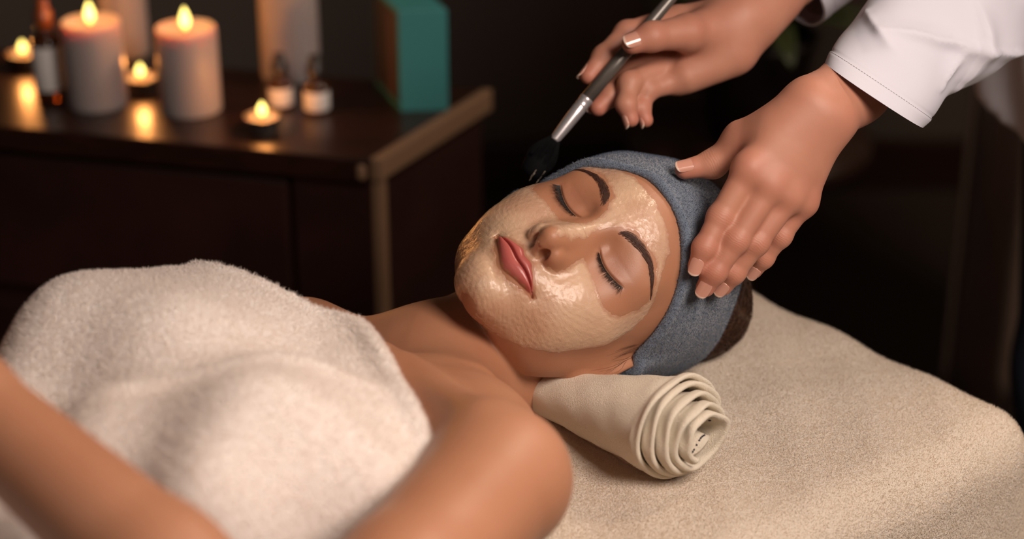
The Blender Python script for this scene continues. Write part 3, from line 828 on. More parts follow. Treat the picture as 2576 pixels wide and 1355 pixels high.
# white coat: two sleeves and the body of the jacket
COAT = mat('white_cotton', (.655, .64, .71), .8, Sheen_Weight=.1)
_nw = noise(COAT, 1800, 2); bump(COAT, _nw.outputs['Fac'], .12, .0004)
THREAD = mat('grey_thread', (.32, .29, .31), .8)
def sleeve(name, rings, creases, seed, th=.0022):
    """rings: (centre, half-width vector, half-depth vector), closed tube, open hem at the first ring"""
    nr, na = 110, 120
    R = len(rings); out = np.zeros((nr, na, 3)); tpar = np.linspace(0, R - 1, nr)
    tpar = (np.linspace(0, 1, nr) ** 1.25) * (R - 1)
    ctr = np.array([r[0] for r in rings]); hw = np.array([r[1] for r in rings]); hd = np.array([r[2] for r in rings])
    def cr(A, t):
        i = np.clip(np.floor(t).astype(int), 0, R - 2); f = (t - i)[:, None]
        p0 = A[np.maximum(i - 1, 0)]; p1 = A[i]; p2 = A[i + 1]; p3 = A[np.minimum(i + 2, R - 1)]
        return .5 * (2 * p1 + (p2 - p0) * f + (2 * p0 - 5 * p1 + 4 * p2 - p3) * f ** 2 + (3 * p1 - p0 - 3 * p2 + p3) * f ** 3)
    c, w, d = cr(ctr, tpar), cr(hw, tpar), cr(hd, tpar)
    a = np.linspace(0, 2 * math.pi, na, endpoint=False)
    ca, sa = np.cos(a), np.sin(a)
    ca = np.sign(ca) * np.abs(ca) ** .85; sa = np.sign(sa) * np.abs(sa) ** .85
    off = np.zeros((nr, na))
    tt, aa = np.meshgrid(tpar, a, indexing='ij')
    for (t0, a0, t1, a1, wd_, h) in creases:
        e = np.array([t1 - t0, a1 - a0]); L2 = e @ e
        da = (aa - a0 + math.pi) % (2 * math.pi) - math.pi
        s_ = np.clip(((tt - t0) * e[0] + da * e[1]) / L2, 0, 1)
        dist = np.hypot(tt - t0 - s_ * e[0], da - s_ * e[1]); side = np.sign((tt - t0) * e[1] - da * e[0])
        off += h * np.exp(-(dist / wd_) ** 2) * (1 - .35 * side) * np.sin(np.clip(s_, .12, .88) * math.pi) ** .6
    rs = np.random.default_rng(seed)
    for _ in range(5):
        off += .0012 * np.sin(tt * rs.uniform(2, 5) + aa * rs.integers(1, 4) + rs.uniform(0, 6)) * np.minimum(tt, 1)
    # hem: turned edge, stitched groove
    arc = np.concatenate([[0], np.cumsum(np.linalg.norm(np.diff(c, axis=0), axis=1))])[:, None]
    hemw = .0125
    off += .0009 * (arc < hemw) - .0011 * np.exp(-((arc - hemw) / .0009) ** 2)
    for fn in (w, d): pass
    base = w[:, None] * ca[None, :, None] + d[:, None] * sa[None, :, None]
    nrm = base / (np.linalg.norm(base, axis=2, keepdims=True) + 1e-9)
    O = c[:, None] + base + nrm * off[..., None]; I_ = c[:, None] + base + nrm * (off[..., None] - th)
    Va = np.concatenate([O.reshape(-1, 3), I_.reshape(-1, 3)]); M_ = nr * na
    i, j = np.meshgrid(np.arange(nr - 1), np.arange(na), indexing='ij'); j2 = (j + 1) % na
    q = np.stack([i * na + j, (i + 1) * na + j, (i + 1) * na + j2, i * na + j2], -1).reshape(-1, 4)
    j = np.arange(na); j2 = (j + 1) % na
    rim = np.stack([j, j2, j2 + M_, j + M_], -1); e0 = (nr - 1) * na
    rim2 = np.stack([e0 + j2, e0 + j, e0 + j + M_, e0 + j2 + M_], -1)
    so = mesh_obj(name, Va, np.concatenate([q[:, ::-1], (q + M_), rim, rim2]), COAT, ther)
    ih = int(np.argmin(np.abs(arc[:, 0] - hemw))); ring = np.concatenate([O[ih], O[ih][:1]]) + .0003 * np.concatenate([nrm[ih], nrm[ih][:1]])
    al = np.concatenate([[0], np.cumsum(np.linalg.norm(np.diff(ring, axis=0), axis=1))]); ks = np.arange(0, al[-1] - .002, .0024)
    pt = lambda v: np.stack([np.interp(v, al, ring[:, i]) for i in range(3)], -1)
    Vs, Fs = strands(np.stack([pt(ks), pt(ks + .0007), pt(ks + .0014)], 1), .00022, .00020)
    mesh_obj('hem_stitching', Vs, Fs, THREAD, so); return so
def wv(dx, dy, dd, d): return c2w(np.array([dx / FPX * d, dy / FPX * d, dd]))
s1 = sleeve('sleeve', [
    (W(2199, 238, 1.448), wv(124, 79, .004, 1.44), wv(26, -24, .046, 1.44)),
    (W(2258, 160, 1.468), wv(136, 86, .008, 1.46), wv(8, -8, .048, 1.46)),
    (W(2345, 78, 1.49), wv(155, 92, .012, 1.49), wv(-10, 0, .050, 1.49)),
    (W(2460, -20, 1.525), wv(150, 125, .015, 1.52), wv(-5, 0, .056, 1.52)),
    (el_l + np.array([.02, .0, .02]), wv(120, 170, .0, 1.55), wv(-5, 0, .062, 1.55)),
    (el_l * .45 + sh_l * .55, wv(20, 215, .0, 1.5), wv(20, 0, .066, 1.5)),
    (sh_l, wv(20, 250, .0, 1.45), wv(40, 0, .08, 1.45))],
    [(1.2, 5.9, 2.1, 5.0, .22, .006), (1.3, 4.2, 2.0, 5.2, .16, .005), (1.9, 5.2, 2.6, 4.6, .2, .006), (2.0, 5.3, 2.9, 6.0, .25, .007), (1.0, 5.4, 1.7, 5.1, .12, .004), (2.5, 4.0, 3.2, 5.0, .3, .006), (1.5, 3.6, 1.1, 4.4, .14, .004)], 3)
s2 = sleeve('sleeve', [
    (W(1992, -24, 1.605), wv(80, 74, .022, 1.6), wv(-22, 12, .036, 1.6)),
    (W(2085, -110, 1.63), wv(92, 80, .02, 1.63), wv(-10, 0, .042, 1.63)),
    (W(2120, -230, 1.67), wv(110, 90, .0, 1.67), wv(-10, 0, .048, 1.67)),
    (el_r + np.array([.01, .02, .02]), wv(150, 60, .0, 1.72), wv(-5, 0, .055, 1.72)),
    (el_r * .45 + sh_r * .55, wv(160, 40, .0, 1.7), wv(20, 0, .066, 1.7)),
    (sh_r, wv(180, 40, .0, 1.7), wv(40, 0, .08, 1.7))],
    [(1.2, 5.9, 2.1, 5.0, .22, .006), (.5, 1.0, 1.3, 1.6, .2, .004)], 4)
J = Field()
J.cone(sh_l, sh_r, .072, .072, .05); J.ellip(tp(.045, 0, 1.18), (.122, .168, .19), TR, .05); J.ellip(tp(.02, 0, .90), (.128, .178, .24), TR, .05)
def coat_f(p, band=.02):
    d = J(p, band)
    q = (p - TP.astype(f4)) @ TR.astype(f4); an = np.arctan2(q[:, 1], q[:, 0])
    d = d - .006 * np.sin(an * 9 + 2 * q[:, 2] * 8) * ss(-q[:, 2], -1.15, -.85)
    hem = .800 - .025 * np.sin(an * 2 + .4)
    d = smax(d, -(d + .012), .004) if False else d
    inner = (q[:, 0] ** 2 / .105 ** 2 + q[:, 1] ** 2 / .155 ** 2) ** .5
    d = smax(d, hem - q[:, 2], .006)
    d = smax(d, -smax((inner - 1) * .1, q[:, 2] - .93, .01), .006)
    return smax(d, -(sphere(p, nk + np.array([-.02, -.01, .02]), .062)), .01)
Vj, Qj = mesh_field(coat_f, [grid_axis(.30, .95, [], .008), grid_axis(1.25, 2.05, [], .008), grid_axis(.74, 1.50, [], .008)])
mesh_obj('coat_body', Vj, Qj, COAT, ther)
NAVY = mat('navy_cloth', (.010, .016, .040), .8)
U_ = Field()
for sg in (-1, 1):
    U_.cone(tp(-.04, sg * .082, .90), tp(-.07, sg * .088, .48), .090, .074, .03); U_.cone(tp(-.07, sg * .088, .48), tp(-.10, sg * .09, .10), .074, .064, .03)
U_.ellip(tp(-.02, 0, .92), (.108, .160, .10), TR, .03)
trou = lambda p, band=.02: smax(U_(p, band), .06 - p[:, 2], .01)
Vj, Qj = mesh_field(trou, [grid_axis(.30, .95, [], .009), grid_axis(1.35, 2.05, [], .009), grid_axis(.0, 1.1, [], .009)])
mesh_obj('trousers', Vj, Qj, NAVY, ther)
SHOE = mat('white_shoe', (.6, .58, .55), .5)
for sg in (-1, 1):
    Sf = Field(); Sf.ellip(tp(-.03, sg * .095, .045), (.145, .052, .06), TR, .02)
    sf = lambda p, band=.02: smax(Sf(p, band), .001 - p[:, 2], .004)
    cS = tp(-.03, sg * .095, .05)
    Vj, Qj = mesh_field(sf, [grid_axis(cS[i] - .2, cS[i] + .2, [], .008) for i in range(3)])
    mesh_obj('shoe', Vj, Qj, SHOE, ther)

# ------------------------------------------------------------------ mask brush
def tube_along(name, a, b, prof, m, parent, seg=32, flat=None):
    """lathe along a->b; prof = (t, r) ; flat = (vector, factor per profile point)"""
    d = b - a; L = np.linalg.norm(d); d = d / L; x = np.cross(d, [0, 0, 1.]); x /= np.linalg.norm(x); y = np.cross(d, x)
    if flat is not None:
        x = flat[0] - d * flat[0].dot(d); x /= np.linalg.norm(x); y = np.cross(d, x)
    n = len(prof); Va = []
    for k, (t, r) in enumerate(prof):
        s = flat[1][k] if flat is not None else 1
        for i in range(seg):
            an = 2 * math.pi * i / seg; Va.append(a + d * L * t + x * r * math.cos(an) + y * r * s * math.sin(an))
    Fc = [[k * seg + i, k * seg + (i + 1) % seg, (k + 1) * seg + (i + 1) % seg, (k + 1) * seg + i] for k in range(n - 1) for i in range(seg)]
    Fc.append([i for i in range(seg)][::-1]); Fc.append([(n - 1) * seg + i for i in range(seg)])
    return mesh_obj(name, Va, Fc, m, parent)
BD = 1.517
B0 = W(1762, -92, 1.532); B1 = W(1477, 247, BD); B2 = W(1394, 353, BD - .004); B3 = W(1327, 445, BD - .008)
brush = empty('mask_brush', tuple(B3))
tag(brush, 'mask brush with grey handle, silver ferrule and black bristles, held in hand', 'brush')
GUN = mat('grey_lacquer', (.13, .115, .10), .34, Metallic=.35); SILV = mat('brushed_aluminium', (.62, .58, .59), .30, Metallic=.7); BRIS = mat('black_bristle', (.0025, .0025, .003), .8, Specular_IOR_Level=.1)
def toB(o): o.matrix_parent_inverse = Matrix.Translation(-Vector(B3)); return o
toB(tube_along('handle', B0, B1, [(0, .0005), (.004, .0028), (.02, .0038), (.3, .0046), (.7, .0054), (1.0, .0055)], GUN, brush))
vw = c2w(np.array([.8, .6, 0]))
fer = toB(tube_along('ferrule', B1, B2, [(0, .0056), (.02, .0060), (.05, .0056), (.10, .0056), (.125, .0052), (.15, .0056), (.18, .0056), (.20, .0052), (.23, .0057), (.4, .0055), (.7, .0050), (.97, .0042), (1.0, .0041)], SILV, brush, 32))
n = 2600
rr = np.sqrt(RNG.random(n)); an = RNG.uniform(0, 2 * math.pi, n)
bdv = (B3 - B2) / np.linalg.norm(B3 - B2); bx_ = np.cross(bdv, c2w(np.array([0, 0, 1.]))); bx_ /= np.linalg.norm(bx_); by_ = np.cross(bdv, bx_)
Lb = np.linalg.norm(B3 - B2)
s8 = np.linspace(0, 1, 9)
shape = np.interp(s8, [0, .2, .45, .7, .88, 1], [.0040, .0068, .0106, .0118, .0104, .0066])
ln = (1 - .18 * rr ** 2.2 + RNG.normal(size=n) * .025)
Pb = B2 - bdv * .003 + bdv * Lb * (s8[None, :, None] * ln[:, None, None]) + shape[None, :, None] * rr[:, None, None] * (bx_ * np.cos(an)[:, None] + by_ * .62 * np.sin(an)[:, None])[:, None]
Pb += RNG.normal(size=(n, 1, 3)) * .0004 * s8[None, :, None]
Vs, Fs = strands(Pb, .00042, .00022); bo = toB(mesh_obj('bristles', Vs, Fs, BRIS, brush)); bo['kind'] = 'stuff'
core = toB(tube_along('bristle_core', B2 - bdv * .002, B3, [(0, .0036), (.2, .0060), (.45, .0096), (.7, .0108), (.88, .0092), (.97, .0055)], BRIS, brush, 24, (bx_, [.7] * 6)))
# a dab of cream left in the bristle tip
CREAM = mat('cream_dab', (.40, .33, .25), .3)
dl = []
for i in range(6):
    c0 = B3 - bdv * RNG.uniform(-.001, .013) + bx_ * RNG.uniform(-.009, -.001) * -1 + c2w(np.array([0, 0, -.0062])) + by_ * RNG.uniform(-.002, .002)
    dl.append(np.stack([c0 + bdv * s * RNG.uniform(.004, .008) + c2w(np.array([0, 0, -.0006])) * math.sin(s * 3.1) for s in np.linspace(0, 1, 9)]))
Vs, Fs = strands(np.array(dl), .00030, .00010)
toB(mesh_obj('cream_residue', Vs, Fs, CREAM, brush))['kind'] = 'stuff'
# ------------------------------------------------------------------ massage bed, its terry cover
DARKWOOD = mat('dark_wood', (.030, .012, .007), .35); VINYL = mat('cream_vinyl', (.55, .47, .36), .5)
bedroot = empty('massage_bed', tuple(bed(BLEN / 2, BWID / 2, 0)))
tag(bedroot, 'narrow massage bed with dark wooden legs under the cream terry cover', 'bed')
bang = math.atan2(BL[1], BL[0])
def bed_box(name, s0, s1, l0, l1, z0, z1, m, parent, bev=.004):
    c = bed((s0 + s1) / 2, (l0 + l1) / 2, (z0 + z1) / 2); h = np.array([s1 - s0, l1 - l0, z1 - z0]) / 2
    o = box_mesh(name, c - h, c + h, m, None, bev, bang)
    if parent: o.parent = parent; o.matrix_parent_inverse = Matrix.Translation(-parent.location)
    return o
bed_box('mattress', .025, BLEN - .025, .025, BWID - .025, .60, .655, VINYL, bedroot, .02)
bed_box('frame', .05, BLEN - .05, .05, BWID - .05, .52, .60, DARKWOOD, bedroot)
for s_ in (.12, BLEN - .18):
    for l_ in (.07, BWID - .13): bed_box('leg', s_, s_ + .06, l_, l_ + .06, 0, .52, DARKWOOD, bedroot)
for l_ in (.085, BWID - .115): bed_box('stretcher', .18, BLEN - .18, l_, l_ + .03, .12, .16, DARKWOOD, bedroot)

def bed_loc(p): 
    q = p - BNC.astype(f4); return q @ BL.astype(f4), q @ (-BE).astype(f4)
def cover_f(p, band=.02):
    s, l = bed_loc(p); z = p[:, 2]
    drop = ss(-z, -.70, -.40) * .02
    wav = drop * (1 + .8 * np.sin(s * 17) * np.sin(s * 7 + 1)) + drop * .8 * np.sin(l * 21)
    r = .040
    qx = np.abs(s - BLEN / 2) - BLEN / 2 + r - wav; qy = np.abs(l - BWID / 2) - BWID / 2 + r - wav
    zt = BEDZ + .0022 * np.sin(s * 31 + 2 * np.sin(l * 19)) * np.sin(l * 27 + s * 8) + .0012 * np.sin(s * 80 + l * 60)
    # sags a little under shoulders and hips
    qz = np.maximum(z - (zt - r), (.36 + r) - z)
    out = np.sqrt(np.maximum(qx, 0) ** 2 + np.maximum(qy, 0) ** 2 + np.maximum(qz, 0) ** 2) + np.minimum(np.maximum(np.maximum(qx, qy), qz), 0) - r
    hollow = np.maximum(np.maximum(qx, qy), z - (BEDZ - .055) + r - .012)
    return smax(out, -(hollow - r + .020), .004)
corn = np.stack([bed(s_, l_, z_) for s_ in (-.05, BLEN + .05) for l_ in (-.05, BWID + .05) for z_ in (.33, .75)])
Vc, Qc = mesh_field(cover_f, [grid_axis(corn[:, 0].min(), corn[:, 0].max(), [(-.05, .45, .005)], .013), grid_axis(corn[:, 1].min(), corn[:, 1].max(), [(.9, 1.7, .005)], .013), grid_axis(.33, .75, [(.60, .74, .005)], .012)])
cover = mesh_obj('bed_cover', Vc, Qc, BEDTERRY)
tag(cover, 'thick cream terry cover draped over the massage bed', 'bed cover')
def vis_bed(c, n): return facing(c, n, -.25) * (c[:, 0] > -.10) * (c[:, 2] > .50) * (n[:, 2] > -.5)
pile('terry_pile', Vc, Qc, 480000 if FUZZ else 100, .0019, .00022, FBED, cover, vis_bed, .95, 5)
hemr = [bed(-.030, -.012 + .012 * math.sin(i * .7), z_) for i, z_ in enumerate(np.linspace(.66, .37, 12))]
P = np.array(hemr)
t_ = np.linspace(0, 1, 40); P = np.stack([np.interp(t_, np.linspace(0, 1, 12), P[:, i]) for i in range(3)], 1)

# ------------------------------------------------------------------ towel over the chest
def chest_f(p): return torso(p, .05)
M0 = MB.astype(f4)
def edge_s(l): return .014 + .020 * ss(l, .02, .13) + .070 * ss(-l, .03, .14) + .004 * np.sin(l * 40)
lumps = Field()
for it in torso.items: lumps.items.append((it[0], it[1], it[2], .038, 'u'))
lumps.cone(NB * .7 + NS * .3 + np.array([-.02, -.02, .0]), NS * .5 + NB * .5 + np.array([-.02, -.02, .005]), .045, .040, .05)
def towel_f(p, band=.02):
    t = lumps(p, band + .06)
    q = p - M0; s = q @ AX.astype(f4); l = q @ LT.astype(f4); z = p[:, 2]
    # folds: long soft ridges from the tucked top edge towards the waist, a valley between the breasts
    fold = .0055 * np.sin(l * 46 + 3 * np.sin(s * 14)) * ss(s, .02, .14) + .0030 * np.sin((s * .8 + l) * 62 + 1) * ss(l, -.02, .1) + .0038 * np.sin(s * 48 + 2.2 * np.sin(l * 17 + 1))
    fold = fold + .007 * np.exp(-((l - .075 + .25 * s) / .010) ** 2) * ss(s, .02, .09) * (1 - ss(s, .2, .3))
    o = t - .014 - fold * .9
    o = o - .010 * ss(z, .84, .80) * 0
    e = s - edge_s(l)
    bead = .004 * np.exp(-((e - .008) / .006) ** 2)
    d = smax(o - bead, -(t + .006), .004)
    d = smax(d, -e, .010)
    d = smax(d, s - .80, .01)
    return smax(d, (BEDZ + .004) - z, .006)
tb = np.stack([bd(s_, l_, z_) for s_ in (-.02, .85) for l_ in (-.23, .23) for z_ in (.70, 1.0)])
Vw, Qw = mesh_field(towel_f, [grid_axis(tb[:, 0].min(), tb[:, 0].max(), [(-.35, 0, .0045)], .011), grid_axis(tb[:, 1].min(), tb[:, 1].max(), [(.93, 1.35, .0045)], .011), grid_axis(.70, 1.0, [(.72, .96, .0045)], .01)])
towel = mesh_obj('bath_towel', Vw, Qw, TOWEL)
tag(towel, 'white fluffy bath towel wrapped over the lying client\'s chest', 'towel')
def vis_t(c, n): return facing(c, n, -.3) * (c[:, 0] > -.45)
pile('terry_pile', Vw, Qw, 430000 if FUZZ else 100, .0023, .00024, FTOWEL, towel, vis_t, .95, 6)

# ------------------------------------------------------------------ rolled towel under the neck
RC = Wz(1690, 1066, BEDZ + .043)
RD = np.array([-.70, .71, 0]); RD /= np.linalg.norm(RD)
RX = np.cross(RD, [0, 0, 1.]); RX /= np.linalg.norm(RX)       # sideways
roll = empty('rolled_towel', tuple(RC - np.array([0, 0, .043])))
tag(roll, 'small cream towel rolled up under the client\'s neck', 'towel')
nt, ns = 520, 34; TURN = 4.93
th_ = np.linspace(0, 1, nt)
ang = -2.3 - th_ * TURN * 2 * math.pi
wob = 1 + .032 * np.sin(ang * 2 + 1 + th_ * 2) + .014 * np.sin(ang * 3 + th_ * 7) + .008 * np.sin(ang * 5 + 1)
rad_ = (.0165 + (.0430 - .0165) * th_ ** .85) * wob
off_s = .036 * (1 - th_) ** .9 - .0016 * np.sin(ang * 1.3) - .0010 * np.sin(ang * 2.7 + 2)
Lr = .205
def roll_pt(i_r, r, s):
    """s: 0 at the shown end -> 1; radius shrinks along the roll"""
    k = 1 - .68 * min(1.0, s * 1.30) ** .85
    z = np.maximum(r * np.sin(ang) * k, -.0425 * 1.0 + .0); x = r * np.cos(ang) * k * 1.03
    ax_ = -off_s * (1 - s) ** 2 + s * Lr; z = z - .043 * (1 - k)
    return RC + x[:, None] * RX + z[:, None] * np.array([0, 0, 1.]) * .98 + ax_[:, None] * RD
ht = .0020
sv = np.concatenate([np.linspace(0, .05, 12), np.linspace(.065, 1, ns - 12)])
outer_ = []; inner_ = []
for s in sv:
    hem = .0007 * math.exp(-((s * Lr - .004) / .0035) ** 2) - .0005 * math.exp(-((s * Lr - .0105) / .0015) ** 2)
    rnd = ht * (1 - .55 * max(0, 1 - s * Lr / .0018) ** 2)
    rip = .0006 * np.sin(ang * 6 + s * 40) + .0005 * np.sin(s * 120 + ang * 3)
    outer_.append(roll_pt(0, rad_ + rnd + hem + rip, s)); inner_.append(roll_pt(0, rad_ - rnd + rip, s))
O = np.array(outer_); I_ = np.array(inner_); nsv = len(sv)
Va = np.concatenate([O.reshape(-1, 3), I_.reshape(-1, 3)]); M_ = nsv * nt
i, j = np.meshgrid(np.arange(nsv - 1), np.arange(nt - 1), indexing='ij')
q = np.stack([i * nt + j, i * nt + j + 1, (i + 1) * nt + j + 1, (i + 1) * nt + j], -1).reshape(-1, 4)
j = np.arange(nt - 1); e0 = (nsv - 1) * nt
rim = np.stack([j + 1, j, j + M_, j + 1 + M_], -1); rim2 = np.stack([e0 + j, e0 + j + 1, e0 + j + 1 + M_, e0 + j + M_], -1)
i = np.arange(nsv - 1); sid = np.stack([i * nt, (i + 1) * nt, (i + 1) * nt + M_, i * nt + M_], -1); sid2 = np.stack([(i + 1) * nt + nt - 1, i * nt + nt - 1, i * nt + nt - 1 + M_, (i + 1) * nt + nt - 1 + M_], -1)
def toR(o): o.matrix_parent_inverse = Matrix.Translation(-roll.location); return o
Qr = np.concatenate([q, q[:, ::-1] + M_, rim, rim2, sid, sid2])
toR(mesh_obj('towel_sheet', Va, Qr, ROLLT, roll))
toR(pile('terry_loops', O.reshape(-1, 3), q[:, ::-1], 60000 if FUZZ else 100, .0010, .00018, FROLL, roll, lambda c, n: facing(c, n, -.2), .9, 8))
# inner tail of the roll, a flap crossing the hollow, with a navy stitched line
fx = np.linspace(-1, 1, 26); fs_ = np.linspace(0, .20, 18)
FX, FS2 = np.meshgrid(fx, fs_, indexing='ij')
fl_ = RC + (FX * .0135)[..., None] * RX + ((.0030 * np.sin(FX * 2.6 + .5) - .0075) )[..., None] * np.array([0, 0, 1.]) + (-.030 + .006 * FX ** 2 + FS2)[..., None] * RD
def sheet(name, G, th, m, parent):
    a, b = G.shape[:2]; du = np.gradient(G, axis=0); dv = np.gradient(G, axis=1); nrm = np.cross(du, dv); nrm /= np.linalg.norm(nrm, axis=2, keepdims=True) + 1e-12
    Va = np.concatenate([(G + nrm * th).reshape(-1, 3), (G - nrm * th).reshape(-1, 3)]); M_ = a * b; Fc = []
    for i in range(a - 1):
        for j in range(b - 1):
            q = [i * b + j, (i + 1) * b + j, (i + 1) * b + j + 1, i * b + j + 1]; Fc += [q, [x + M_ for x in q[::-1]]]
    rm_ = [j for j in range(b)] + [i * b + b - 1 for i in range(1, a)] + [(a - 1) * b + j for j in range(b - 2, -1, -1)] + [i * b for i in range(a - 2, 0, -1)]
    for x, y in zip(rm_, rm_[1:] + rm_[:1]): Fc.append([x, y, y + M_, x + M_])
    return mesh_obj(name, Va, Fc, m, parent)
toR(sheet('inner_flap', fl_, .0016, ROLLT, roll))
NAVYT = mat('navy_thread', (.012, .016, .05), .7)
st_ = []
for k in range(11):
    u_ = -.75 + k * .14; c0 = RC + RX * (u_ * .0135) + np.array([0, 0, .0030 * math.sin(u_ * 2.6 + .5) - .0075 + .0020]) + RD * (-.0255 + .003 * u_)
    if k in (3, 5): continue
    dv = RX * .0007 + RD * .0006
    st_.append(np.stack([c0 - dv, c0 + np.array([0, 0, .0003]), c0 + dv]))
for k in range(3):
    c0 = RC + RX * (.0100 + .0008 * k) + np.array([0, 0, .0095 - .0004 * k]) + RD * -.026
    st_.append(np.stack([c0 - RX * .0006, c0, c0 + RX * .0006]))
Vs, Fs = strands(np.array(st_), .00060, .00050); toR(mesh_obj('stitching', Vs, Fs, NAVYT, roll))
# ------------------------------------------------------------------ room
WALL = mat('dark_wall', (.11, .088, .075), .9); FLOORM = mat('dark_floor', (.035, .022, .016), .5)
_w = noise(FLOORM, 4, 4); bump(FLOORM, _w.outputs['Fac'], .1, .002)
CEIL = mat('dark_ceiling', (.02, .016, .014), .9)
struct(box_mesh('floor', (-2.6, -1.6, -.1), (2.6, 3.6, 0), FLOORM, None, 0))
struct(box_mesh('ceiling', (-2.6, -1.6, 2.7), (2.6, 3.6, 2.8), CEIL, None, 0))
struct(box_mesh('wall_back', (-2.6, 3.5, 0), (2.6, 3.6, 2.7), WALL, None, 0))
struct(box_mesh('wall_left', (-2.7, -1.6, 0), (-2.6, 3.6, 2.7), WALL, None, 0))
struct(box_mesh('wall_right', (2.6, -1.6, 0), (2.7, 3.6, 2.7), WALL, None, 0))
struct(box_mesh('wall_front', (-2.6, -1.7, 0), (2.6, -1.6, 2.7), WALL, None, 0))
struct(box_mesh('baseboard_back', (-2.6, 3.47, 0), (2.6, 3.5, .10), DARKWOOD, None, .004))

FILLM = bpy.data.materials.new('fill_lamp_glass'); FILLM.use_nodes = True; _b = BS(FILLM); _b.inputs['Emission Color'].default_value = (1, .75, .5, 1); _b.inputs['Emission Strength'].default_value = 1.5
lamp = lathe('added_fill_lamp', [(0, -.07), (.07, -.062), (.12, -.035), (.14, 0), (0, 0)], FILLM, None, (1.35, 2.0, 2.70), 40); tag(lamp, 'added fill lamp dome, out of view, lifting the dark background', 'lamp')  # unseen fitting, added only to lift the ambient light of the background
_l = bpy.data.lights.new('added_fill_glow', 'POINT'); _l.energy = 60; _l.color = (1, .78, .6); _l.shadow_soft_size = .12; _lo = bpy.data.objects.new('added_fill_glow', _l); COL.objects.link(_lo); _lo.location = (1.35, 2.0, 2.45)  # added fill light that brightens the back wall and curtain

# ------------------------------------------------------------------ sideboard
TZ = .70
LACQ = mat('dark_lacquered_wood', (.028, .009, .005), .33, Coat_Weight=.1, Coat_Roughness=.15)
_tc = N(LACQ, 'ShaderNodeTexCoord'); _mp = N(LACQ, 'ShaderNodeMapping'); link(LACQ, _tc.outputs['Object'], _mp.inputs['Vector']); _mp.inputs['Scale'].default_value = (3, 40, 40)
_g = noise(LACQ, 2, 4, .6, vec=_mp.outputs['Vector'])
link(LACQ, ramp(LACQ, _g.outputs['Fac'], [(.35, (.015, .005, .003)), (.7, (.030, .010, .006))]).outputs['Color'], BS(LACQ).inputs['Base Color'])
FRONTW = mat('dark_red_wood', (.045, .013, .009), .4)
link(FRONTW, ramp(FRONTW, noise(FRONTW, 9, 4).outputs['Fac'], [(.3, (.019, .006, .0045)), (.7, (.033, .011, .008))]).outputs['Color'], BS(FRONTW).inputs['Base Color'])
EDGEW = mat('light_wood_edge', (.20, .115, .065), .5)
FL_, FR_, BK_ = Wz(0, 318, TZ), Wz(952, 404, TZ), Wz(1240, 224, TZ)
u1 = FL_ - FR_; u1 /= np.linalg.norm(u1); u2 = BK_ - FR_; DEP = np.linalg.norm(u2); u2 /= DEP
SBL = 1.35
def sb(a, b, z): return FR_ + u1 * a + u2 * b + np.array([0, 0, z - TZ])
side = empty('sideboard', tuple(sb(SBL / 2, DEP / 2, 0)))
tag(side, 'dark lacquered sideboard with light wooden edge, candles standing on top', 'sideboard')
def prism(name, a0, a1, b0, b1, z0, z1, m, parent, bev=.002):
    Vp = [sb(a, b, z) for z in (z0, z1) for a, b in ((a0, b0), (a1, b0), (a1, b1), (a0, b1))]
    c = np.mean(Vp, 0)
    Fc = [(0, 3, 2, 1), (4, 5, 6, 7), (0, 1, 5, 4), (1, 2, 6, 5), (2, 3, 7, 6), (3, 0, 4, 7)]
    bm = bmesh.new(); vs = [bm.verts.new(tuple(v - c)) for v in Vp]; [bm.faces.new([vs[i] for i in f]) for f in Fc]
    bmesh.ops.recalc_face_normals(bm, faces=bm.faces)
    if bev: bmesh.ops.bevel(bm, geom=bm.edges[:], offset=bev, segments=2, affect='EDGES', profile=.5)
    me = bpy.data.meshes.new(name); bm.to_mesh(me); bm.free(); me.materials.append(m)
    o = bpy.data.objects.new(name, me); COL.objects.link(o); o.location = c
    o.parent = parent
    o.matrix_parent_inverse = Matrix.Translation(-(parent.location if parent.parent is None else Vector(c)))
    return o
def sub(o, parent):                                  # re-hang an already placed part one level deeper
    mw = o.location.copy(); o.parent = parent; o.matrix_parent_inverse = Matrix.Translation(-(parent.location)); 
    return o
prism('top', .012, SBL, 0, DEP, TZ - .028, TZ, LACQ, side)
prism('edge_strip', 0, .012, .004, DEP, TZ - .026, TZ + .0005, EDGEW, side)
prism('front_edge_end', .014, .024, -.004, .006, TZ - .024, TZ - .006, EDGEW, side, .004)
prism('carcass', .03, SBL - .02, .035, DEP - .01, .10, TZ - .028, FRONTW, side)
prism('corner_edge', .004, .015, .010, .024, .0, TZ - .028, EDGEW, side)
prism('side_panel', .010, .030, .016, DEP - .006, .0, TZ - .028, FRONTW, side)
prism('stile', .012, .105, .012, .035, .0, TZ - .028, FRONTW, side)
prism('stile', SBL - .09, SBL, .012, .035, .0, TZ - .028, FRONTW, side)
prism('plinth', .105, SBL - .09, .030, .045, .0, .10, FRONTW, side)
for r_ in range(3):
    z1 = TZ - .040 - r_ * .185; z0 = z1 - .165
    for c_ in range(2):
        a0 = .115 + c_ * .57
        dr = prism('drawer', a0, a0 + .545, .018, .036, z0, z1, FRONTW, side, .004)
        kn = prism('knob', a0 + .262, a0 + .282, .000, .018, (z0 + z1) / 2 - .010, (z0 + z1) / 2 + .010, DARKWOOD, side, .005)
        kn.parent = dr; kn.matrix_parent_inverse = (Matrix.Translation(-side.location) @ Matrix.Translation(dr.location)).inverted()

